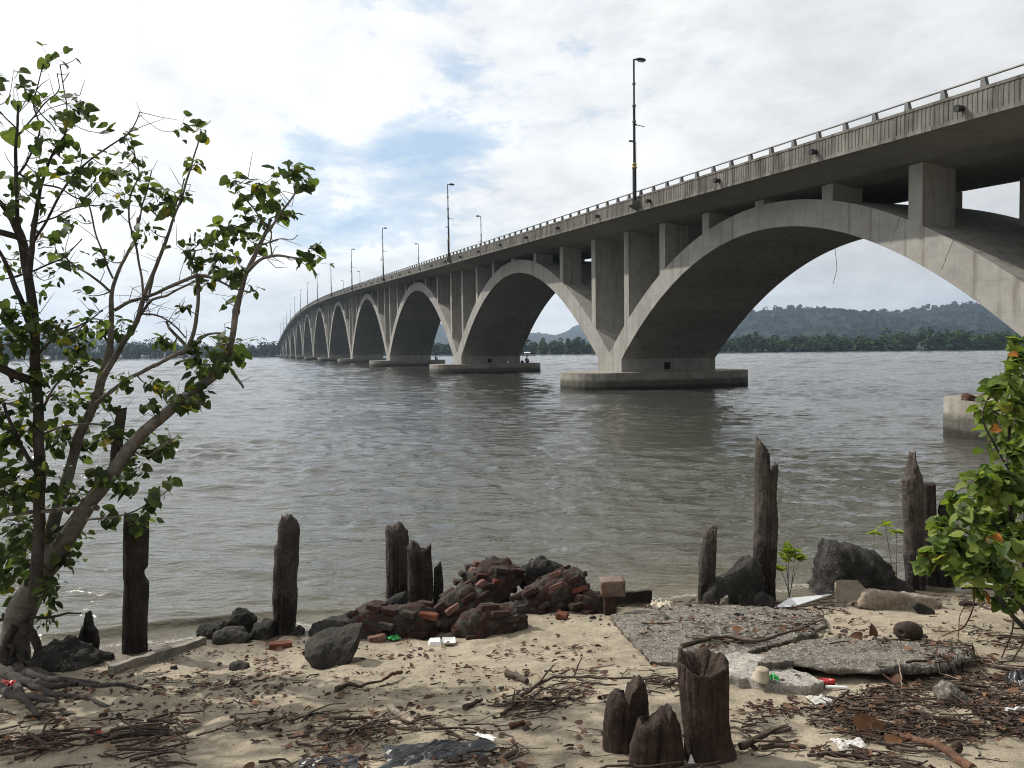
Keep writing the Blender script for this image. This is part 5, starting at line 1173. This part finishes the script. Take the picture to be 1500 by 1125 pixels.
br([(362, 398, 4), (382, 380, 3.4), (405, 374, 2.8), (428, 377, 2.2), (448, 380, 1.6)], 7.1, 7.0)
br([(398, 374, 1.8), (396, 352, 1.6), (397, 338, 1.2)], 7.1, 7.0)
br([(378, 362, 2), (408, 350, 1.2), (425, 352, 1), (436, 345, .8)], 7.1, 7.0)
br([(340, 545, 4), (348, 556, 3.2), (356, 568, 2)], 7.15, 7.1)
br([(270, 578, 6), (288, 588, 5), (299, 592, 2.5)], 7.25, 7.1)
br([(168, 692, 11), (172, 655, 10.5), (175, 620, 9), (178, 600, 8.5)], 7.45, 7.5, 'broken_branch', 'bark_dark', .02, 10)
br([(30, 348, 7), (-60, 330, 6), (-200, 340, 5), (-380, 300, 3)], 7.1, 6.4, 'branch', 'bark_dark')
br([(53, 560, 8), (-60, 520, 7), (-220, 500, 5), (-400, 520, 3)], 7.1, 6.2, 'branch', 'bark_dark')
br([(-8, 757, 4.5), (40, 750, 4.5), (90, 747, 4.5), (142, 744, 4.5)], 7.1, 7.2)
br([(-5, 908, 4), (40, 904, 3.6), (70, 905, 3.2), (98, 898, 2.6), (119, 898, 1.5)], 7.4, 7.3, 'branch', 'bark_dark')
br([(128, 760, 3), (165, 758, 2), (190, 752, 1.8), (222, 735, 1.5), (246, 718, 1)], 7.2, 7.1)
br([(60, 640, 3), (90, 625, 2.5), (120, 622, 2.2), (160, 622, 1.6)], 7.2, 7.3)
br([(190, 655, 2.5), (215, 668, 1.8), (240, 650, 1.4), (258, 640, 1)], 7.3, 7.2)
br([(60, 600, 3), (85, 560, 2.4), (112, 540, 2), (140, 522, 1.4)], 7.2, 7.0)
br([(100, 500, 2), (130, 470, 1.7), (150, 470, 1.2)], 7.1, 7.0)
br([(55, 520, 3), (85, 490, 2.4), (118, 476, 2), (150, 455, 1.3)], 7.1, 7.0, 'branch', 'bark_dark')
br([(20, 560, 4), (5, 530, 3.5), (-10, 480, 3)], 7.0, 6.9, 'branch', 'bark_dark')
br([(57, 700, 5), (25, 640, 4), (5, 590, 3)], 7.1, 6.9, 'branch', 'bark_dark')
mb = MB()
for pts in ([(32, 915, 7), (48, 930, 6.5), (56, 955, 6), (57, 985, 5), (56, 1010, 4)], [(5, 955, 9), (16, 978, 9), (45, 994, 8), (80, 1000, 6), (118, 1000, 4), (150, 1004, 3)], [(-6, 980, 9), (30, 1002, 8), (75, 1010, 6), (120, 1003, 4)],
            [(0, 948, 4), (12, 945, 4), (20, 950, 4), (18, 960, 4), (0, 962, 4)], [(30, 960, 8), (45, 985, 6), (80, 993, 5), (100, 1004, 3)], [(15, 985, 8), (30, 1020, 5), (48, 1040, 4), (62, 1058, 2)], [(40, 985, 6), (90, 998, 5), (140, 1008, 4), (180, 1004, 3), (215, 1010, 2)], [(30, 1000, 5), (80, 1020, 4), (130, 1024, 3), (165, 1040, 2)], [(-10, 1000, 9), (15, 1022, 6), (55, 1026, 4), (90, 1032, 2)], [(20, 920, 6), (8, 950, 6), (2, 990, 6)]):
    Q = []; rd = []
    for a, b in zip(pts[:-1], pts[1:]):
        for k in range(5):
            t = k / 5; px, py, r_ = [a[m_] + (b[m_] - a[m_]) * t for m_ in range(3)]
            g_ = gp(px, py); q = at(px, py, min(g_.y, 7.3)) if g_.y < 7.3 else at(px, py, 7.3)
            Q.append(q + Vector((noise.noise(q * 8) * .02, 0, r_ * 6.8 / F * .45 + noise.noise(q * 8 + Vector((5, 0, 0))) * .012))); rd.append(r_ * 6.9 / F)
    mb.tube(Q, rd, 9, jit=.1)
tb(mb, 'roots', M['bark_dark'])
tw, lf = MB(), MB()
CL = """75 85 20 6,112 85 8 1,18 118 26 7,45 130 20 6,115 160 26 13,128 172 18 7,75 205 32 14,100 180 18 5,120 235 24 6,105 260 28 10,60 250 28 6,22 262 22 6,15 300 24 8,45 290 28 8,110 320 24 10,80 360 22 6,65 352 18 5,20 380 24 6,95 215 16 5,
160 195 9 3,185 200 12 5,158 240 20 9,196 225 17 7,202 262 24 10,217 290 26 12,182 290 22 9,160 300 16 5,236 290 17 7,262 190 12 4,293 188 17 7,283 235 11 4,281 245 9 5,270 285 16 5,245 305 13 5,218 335 14 6,202 355 11 4,150 375 16 9,100 385 20 9,80 405 18 6,
345 265 12 4,350 285 15 4,400 260 15 5,432 253 22 12,442 270 16 7,380 285 27 15,398 298 18 8,420 315 14 7,365 315 15 6,302 345 20 8,330 335 20 8,325 370 16 6,275 365 16 8,292 388 12 4,360 345 20 11,376 360 15 7,345 395 16 6,315 395 16 6,398 332 7 2,460 382 17 9,456 368 12 5,438 378 7 3,270 450 8 3,334 443 12 3,372 425 8 3,300 415 12 4,340 375 12 4,385 325 12 5,
242 500 12 5,285 520 16 7,330 512 30 18,318 535 20 8,300 545 22 9,296 575 16 6,267 590 17 8,222 565 12 4,240 570 12 6,216 590 12 4,152 585 18 7,122 430 12 3,130 470 22 8,156 482 22 8,185 475 16 4,62 430 13 3,110 500 26 11,80 480 22 8,20 460 26 11,30 500 26 13,62 540 26 11,110 545 28 13,40 580 34 16,100 590 28 12,180 560 16 5,30 640 36 20,85 640 28 12,120 650 24 9,150 640 18 6,172 640 16 5,205 640 14 5,232 660 12 5,200 690 18 8,250 650 17 6,178 712 16 7,250 705 5 2,225 740 7 4,206 766 17 7,160 757 14 6,60 700 32 16,18 720 32 18,100 730 28 11,40 780 36 20,92 790 32 14,140 700 18 6,20 850 30 18,70 860 18 12,215 660 10 4,190 670 12 5,225 720 8 3,25 800 34 20,-20 700 40 22,-25 600 40 20,-20 500 40 16,-25 800 40 22,-30 400 40 12,-30 300 36 10,62 830 26 14,100 820 18 8,20 900 24 12,78 880 10 7,68 905 12 7"""
for c in CL.replace('\n', '').split(','):
    x, y, r_, n_ = [float(q) for q in c.split()]
    small = y > 850 and x > 60
    T.cluster(tw, lf, x, y, r_, int(n_ * (1.75 if y < 450 else 3.0)), .092 if not small else .08, wide=1.0 if not small else .5)
for k in range(26):
    T.cluster(tw, lf, T.r.uniform(-420, -30), T.r.uniform(120, 700), 60, 58, .17, Y=6.6)
for _ in range(260):     # bare twigs
    q, r_ = T.r.choice(T.samples)
    if r_ < .004 or q.z < 1.6: continue
    d = Vector((T.r.uniform(-1, 1), T.r.uniform(-.6, .6), T.r.uniform(-.3, 1))).normalized() * T.r.uniform(.1, .38); b_ = Vector((T.r.uniform(-1, 1), 0, T.r.uniform(-1, 1))) * .06
    tw.tube([q, q + d * .4 + b_, q + d * .75 + b_ * .4, q + d], [.004, .003, .0024, .0012], 4)
tb(tw, 'twigs', M['bark']); tb(lf, 'foliage', M['leaf'])
# --- right shrub
T = Tree(8); root = empty('shore_shrub', gp(1545, 935)); BLt = root.location.copy(); tag(root, 'bright green broad leaved shrub leaning in from the right edge', 'shrub')
def shb(pts, Y0, Y1, mat='bark_dark', name='branch'): return br(pts, Y0, Y1, name, mat, .15, 7)
Ys_ = 6.5
shb([(1560, 985, 12), (1545, 930, 11), (1530, 880, 9), (1500, 820, 7), (1480, 750, 5), (1478, 680, 4), (1480, 600, 3), (1492, 530, 2)], 6.7, 6.6, name='trunk')
shb([(1540, 910, 8), (1580, 840, 6), (1620, 760, 4), (1640, 690, 2.5), (1625, 630, 1.5)], 6.7, 6.7)
shb([(1545, 930, 7), (1610, 870, 5), (1680, 810, 3)], 6.7, 6.9)
shb([(1530, 930, 8), (1500, 890, 7), (1475, 865, 6), (1455, 852, 4), (1430, 838, 3), (1400, 825, 2), (1370, 818, 1.5)], 6.6, 6.5)
shb([(1540, 960, 7), (1510, 930, 6), (1480, 900, 5), (1462, 872, 4), (1455, 840, 3), (1440, 800, 2), (1400, 770, 1.5)], 6.5, 6.4)
shb([(1500, 820, 4), (1460, 770, 3), (1430, 750, 2.5), (1400, 735, 1.5)], 6.6, 6.5)
shb([(1480, 690, 3), (1455, 650, 2.4), (1440, 610, 1.8), (1450, 575, 1.2)], 6.6, 6.5)
shb([(1478, 866, 3), (1440, 862, 2.4), (1410, 862, 2)], 6.5, 6.6, 'root_red')
shb([(1428, 858, 1.6), (1426, 888, 1.6), (1412, 918, 1.5), (1392, 926, 1.2), (1380, 932, .9)], 6.5, 6.6, 'root_red')
shb([(1415, 885, 1), (1405, 905, 1), (1404, 935, .8)], 6.5, 6.6, 'root_red')
shb([(1485, 905, 1.8), (1482, 930, 1.6), (1472, 955, 1.4), (1462, 980, 1)], 6.4, 6.2, 'root_red')
shb([(1505, 930, 1.8), (1492, 955, 1.5), (1480, 975, 1.2)], 6.4, 6.2, 'root_red')
tw, lf = MB(), MB()
CL = """1497 522 16 8,1478 555 20 10,1458 570 12 5,1492 600 24 15,1447 605 16 7,1472 640 26 15,1497 660 24 14,1435 700 18 9,1470 700 26 17,1498 730 26 16,1398 735 13 10,1422 752 20 12,1382 772 14 8,1457 760 26 16,1402 790 18 11,1440 792 20 12,1482 790 26 17,1362 815 12 8,1378 805 14 7,1404 832 14 7,1426 832 12 6,1457 830 24 13,1490 850 24 14,1432 862 14 4,1472 882 14 5,1352 826 7 4,1500 570 18 10,1490 500 8 3,1520 620 30 16,1520 700 30 16,1520 780 30 16,1515 850 24 10,1412 812 14 8,1455 725 16 8,1570 560 30 12,1600 620 34 14,1640 690 34 14,1580 700 32 14,1620 770 34 14,1690 760 30 10,1570 800 34 14,1640 840 32 12,1580 880 28 9,1700 840 26 8"""
for c in CL.replace('\n', '').split(','):
    x, y, r_, n_ = [float(q) for q in c.split()]; T.cluster(tw, lf, x, y, r_, int(n_ * 4.3), .1, Y=6.5)
tb(tw, 'twigs', M['bark_dark']); tb(lf, 'foliage', M['leaf_bright'])
# --- young mangroves
def sapling(px, py, hpx, tops, label, big):
    P = gp(px, py); Y = P.y; r = empty('young_mangrove', P); tag(r, label, 'sapling', 'young mangroves at the water edge'); st, lv = MB(), MB(); rr_ = random.Random(int(px))
    for (x, y, n_, rad) in tops:
        q = at(x, y, Y) - P; k = 5; b_ = Vector((rr_.uniform(-.03, .03), 0, 0)); st.tube([q * (i / k) + b_ * math.sin(PI * i / k) for i in range(k + 1)], [.007 - .004 * i / k for i in range(k + 1)], 6)
        for i in range(n_):
            a = rr_.uniform(0, 6.28); hh = rr_.uniform(-.8, .6) * rad if big else rr_.uniform(-.2, .2) * rad; e = q + Vector((rr_.gauss(0, .35) * rad, rr_.gauss(0, .35) * rad, hh)) if big else q
            d = Vector((math.cos(a), math.sin(a), rr_.uniform(.1, 1.1) if big else rr_.uniform(-.2, .7))); leaf_mesh(lv, e, d, Vector((rr_.gauss(0, .3), rr_.gauss(0, .3), 1)), .1 if big else .105, 0, .2, .55, rr_)
    st.build('stem', M['bark'], r); lv.build('foliage', M['leaf_lime'], r)
sapling(1156, 878, 70, [(1150, 815, 16, .09), (1165, 812, 18, .09), (1156, 806, 16, .08), (1143, 835, 9, .05), (1172, 820, 10, .06)], 'bushy lime green mangrove seedling beside the tallest post', True)
sapling(1281, 866, 90, [(1281, 782, 10, .05)], 'left one of two thin single stemmed mangrove seedlings', False)
sapling(1314, 868, 90, [(1313, 780, 9, .05), (1297, 769, 6, .05)], 'right one of two thin mangrove seedlings, with a side shoot', False)
# --- single dead leaves
def dead_leaf(px, py, L, mat, label, lift=.02, d=None, up_=None, mi=0):
    mb = MB(); rr_ = random.Random(int(px * 7 + py)); a = rr_.uniform(0, 6.28)
    leaf_mesh(mb, Vector((0, 0, 0)), Vector(d) if d else Vector((math.cos(a), math.sin(a), .1)), Vector(up_) if up_ else Vector((rr_.gauss(0, .3), rr_.gauss(0, .3), 1)), L, 0, .5, .8, rr_)
    o = mb.build('dead_leaf', mat, None, put(px, py, lift)); tag(o, label, 'leaf')
dead_leaf(1256, 1080, .2, M['leaf_orange'], 'biggest orange brown dead leaf, curled up on the right twig heap', .05, (1, .15, .0), (-.1, -.75, .6))
dead_leaf(1278, 936, .1, M['leaf_dry'], 'brown dead leaf standing up on the slab left of the coconut', .03, (.1, 0, 1), (0, -1, .2))
dead_leaf(1262, 938, .1, M['leaf_dry'], 'dark brown dead leaf lying left of the upright one on the slab', .03, (-.8, .1, .15), (0, -.7, .7))
dead_leaf(1028, 958, .07, M['leaf_orange'], 'small orange dead leaf just behind the widest foreground stump', .03, (.3, 0, .8), (0, -1, .3))
dead_leaf(1075, 926, .1, M['leaf_orange'], 'pale orange dead leaf on the broad dark slab', .02)
dead_leaf(1310, 1005, .16, M['leaf_dry'], 'brown dead leaf on sand under the undercut slab edge', .02, None, (0, -.5, .8))
dead_leaf(1300, 1040, .13, M['leaf_dry'], 'pinkish brown dead leaf at the back of the right twig heap', .04)
dead_leaf(1298, 1096, .09, M['leaf_orange'], 'orange dead leaf at the end of the long reddish root', .04, (.8, -.3, .2), (0, -.8, .6))
dead_leaf(414, 952, .09, M['leaf_dry'], 'small brown dead leaf beside the lone orange brick', .01)
dead_leaf(230, 1070, .1, M['leaf_dry'], 'brown dead leaf on the shaded sand at left below the pebbles', .02)
dead_leaf(272, 1064, .12, M['leaf_dry'], 'red brown dead leaf on shaded sand right of the other leaf', .02)
# ------------------------------------------------------------------ beach litter mass
def wrack(name, bands, mat, seed, leafy=False):
    rr_ = random.Random(seed); mb = MB()
    for pts, wid, n_, lo_, hi_, stack in bands:
        seg = [math.dist(pts[i], pts[i + 1]) for i in range(len(pts) - 1)]; tot = sum(seg)
        for _ in range(n_):
            t = rr_.uniform(0, tot); i = 0
            while t > seg[i]: t -= seg[i]; i += 1
            a = pts[i]; b = pts[i + 1]; u_ = t / seg[i]; px = a[0] + (b[0] - a[0]) * u_ + rr_.gauss(0, wid * .5); py = a[1] + (b[1] - a[1]) * u_ + rr_.gauss(0, wid * .42)
            if py > 1180 or py < 870: continue
            P = gp(px, py)
            if P.z < .015: continue
            if noise.noise(Vector((P.x * 2.6, P.y * 3.6, seed * .0 + 2.2))) + .6 * noise.noise(Vector((P.x * 7, P.y * 9, 5.2))) < rr_.uniform(-.28, .34) - (.12 if n_ > 500 else 0): continue
            ang = math.atan2(b[1] - a[1], b[0] - a[0]) * -1.6 + rr_.gauss(0, .8); z0 = abs(rr_.gauss(0, stack))
            if leafy:
                d = Vector((math.cos(ang * 3 + px), math.sin(ang * 3 + py), rr_.uniform(-.1, .3))); q = Vector((P.x, P.y, top_z(P.x, P.y) + .006 + z0))
                leaf_mesh(mb, q, d, Vector((rr_.gauss(0, .35), rr_.gauss(0, .35), 1)), rr_.uniform(lo_, hi_), 0, .6, rr_.uniform(.4, .9), rr_); continue
            L = lo_ * .6 + (hi_ - lo_ * .6) * rr_.random() ** 2.6; k = 3 if L < .1 else 6; rad = rr_.choice((.0016, .0022, .003, .003, .0045, .0062)) * (1 + L * 2.2); d = Vector((math.cos(ang), math.sin(ang), 0)); s_ = Vector((-d.y, d.x, 0)); cv_ = rr_.gauss(0, .2); tilt = rr_.gauss(0, .07); Q = []
            for j in range(k):
                t2 = j / (k - 1) - .5; x = P + d * (t2 * L) + s_ * (cv_ * L * (1 - 4 * t2 * t2) + rr_.gauss(0, .02) * L * 3)
                Q.append(Vector((x.x, x.y, top_z(x.x, x.y) + rad * .7 + z0 + max(0, tilt * t2 * L + abs(tilt) * L * .5))))
            mb.tube(Q, [rad * (1 - .5 * j / (k - 1)) for j in range(k)], 5, cap=False)
    o = mb.build(name, mat); o['kind'] = 'stuff'; return o
BANDS = [
 ([(-40, 1100), (120, 1088), (250, 1080), (330, 1074), (430, 1064), (560, 1075), (720, 1062)], 24, 620, .05, .5, .016),
 ([(-40, 1048), (120, 1058), (260, 1056), (420, 1030)], 22, 150, .04, .4, .004),
 ([(690, 1060), (760, 1040), (850, 1016), (950, 1004), (1020, 1000)], 24, 380, .05, .45, .014),
 ([(1230, 1062), (1310, 1050), (1400, 1064), (1520, 1046)], 42, 820, .05, .42, .028),
 ([(1060, 1100), (1130, 1092), (1210, 1104), (1320, 1112)], 26, 280, .05, .4, .015),
 ([(940, 930), (1100, 915), (1260, 940), (1420, 950)], 26, 420, .015, .2, .004),
 ([(1080, 1040), (1200, 1030), (1480, 1020)], 30, 260, .012, .16, .003),
 ([(1000, 955), (1060, 950), (1120, 952), (1170, 928), (1210, 912)], 10, 150, .05, .4, .012),
 ([(1100, 1048), (1180, 1056), (1240, 1046)], 22, 110, .04, .3, .005),
 ([(1380, 990), (1450, 1010), (1520, 985)], 30, 330, .05, .45, .018),
 ([(1430, 960), (1520, 930)], 24, 150, .05, .45, .012),
 ([(0, 1010), (200, 1005), (420, 990)], 46, 620, .015, .14, .003),
 ([(250, 990), (600, 1010), (900, 1000)], 66, 640, .012, .13, .002),
 ([(560, 970), (800, 950), (900, 970)], 34, 300, .012, .12, .002),
 ([(880, 886), (980, 884), (1080, 888)], 8, 110, .03, .25, .006),
 ([(1120, 886), (1240, 888), (1380, 882), (1520, 892)], 9, 300, .03, .4, .008),
 ([(1130, 900), (1260, 906), (1400, 925), (1500, 915)], 16, 170, .02, .3, .003),
 ([(400, 1110), (700, 1112), (880, 1080)], 26, 170, .03, .35, .008),
 ([(1200, 1020), (1350, 1015), (1480, 1030)], 20, 130, .03, .3, .006),
 ([(1290, 955), (1330, 962), (1400, 955)], 10, 60, .03, .2, .008),
 ([(0, 1125), (400, 1128), (900, 1130), (1500, 1125)], 16, 220, .04, .4, .006),
 ([(1500, 1040), (1700, 1010), (1900, 960)], 60, 420, .03, .4, .01), ([(1500, 895), (1700, 890), (1950, 880)], 10, 160, .03, .35, .006)]
wrack('beach_twigs', BANDS, M['twig'], 4)
wrack('pale_beach_twigs', [(b[0], b[1], b[2] // 7, b[3], b[4] * .9, b[5] + .006) for b in BANDS], M['drift'], 14)
wrack('beach_leaves', [(b[0], b[1] * 1.2, int(b[2] * .75), .015, .07, b[5]) for b in BANDS], M['leaf_dry'], 5, True)
# pebbles and shell grit
rr_ = random.Random(31); mb = MB()
for pts, wid, n_ in (([(0, 1010), (200, 1000), (420, 985)], 44, 170), ([(60, 1040), (300, 1050), (420, 1030)], 40, 70), ([(430, 940), (540, 952)], 10, 40), ([(800, 905), (900, 905)], 10, 60), ([(1000, 880), (1240, 884), (1500, 892)], 12, 220), ([(500, 1040), (900, 1040)], 60, 110), ([(1000, 910), (1250, 930), (1420, 945)], 22, 220), ([(940, 1090), (1100, 1110)], 40, 60), ([(200, 955), (440, 938)], 14, 60)):
    seg = [math.dist(pts[i], pts[i + 1]) for i in range(len(pts) - 1)]; tot = sum(seg)
    for _ in range(n_):
        t = rr_.uniform(0, tot); i = 0
        while t > seg[i]: t -= seg[i]; i += 1
        a, b = pts[i], pts[i + 1]; u_ = t / seg[i]; px = a[0] + (b[0] - a[0]) * u_ + rr_.gauss(0, wid * .5); py = min(1160, max(874, a[1] + (b[1] - a[1]) * u_ + rr_.gauss(0, wid * .5)))
        P = gp(px, py); r_ = (.004 + .016 * rr_.random() ** 2) * (2.0 if rr_.random() < .08 else 1); z = top_z(P.x, P.y)
        if z < .01: continue
        vs = [Vector((P.x, P.y, z)) + Vector((x * r_ * rr_.uniform(.7, 1.4), y * r_ * rr_.uniform(.7, 1.4), zz * r_ * rr_.uniform(.5, .8))) for x, y, zz in ((1, 0, 0), (.5, .85, 0), (-.5, .8, 0), (-1, 0, 0), (-.5, -.85, 0), (.5, -.8, 0), (.5, .2, .8), (-.3, .5, .9), (-.3, -.5, .8))]
        mb.add(vs, [(0, 1, 6), (1, 2, 7, 6), (2, 3, 7), (3, 4, 8, 7), (4, 5, 8), (5, 0, 6, 8), (6, 7, 8)], 0 if rr_.random() < .75 else 1)
o = mb.build('beach_pebbles', [M['rock_olive'], M['slab_light']]); o['kind'] = 'stuff'
# ------------------------------------------------------------------ air
HZ = True
if HZ:
    mt = bpy.data.materials.new('haze_air'); mt.use_nodes = True; nt = mt.node_tree; nt.nodes.remove(nt.nodes['Principled BSDF'])
    pv = nd(nt, 'ShaderNodeVolumePrincipled', {'Color': (.6, .78, 1, 1), 'Density': .00017, 'Anisotropy': .2}); nt.links.new(pv.outputs[0], nt.nodes['Material Output'].inputs['Volume'])
    mb = MB(); mb.box((0, 2300, 138), (9200, 5000, 284)); o = mb.build('haze', mt); o['kind'] = 'stuff'
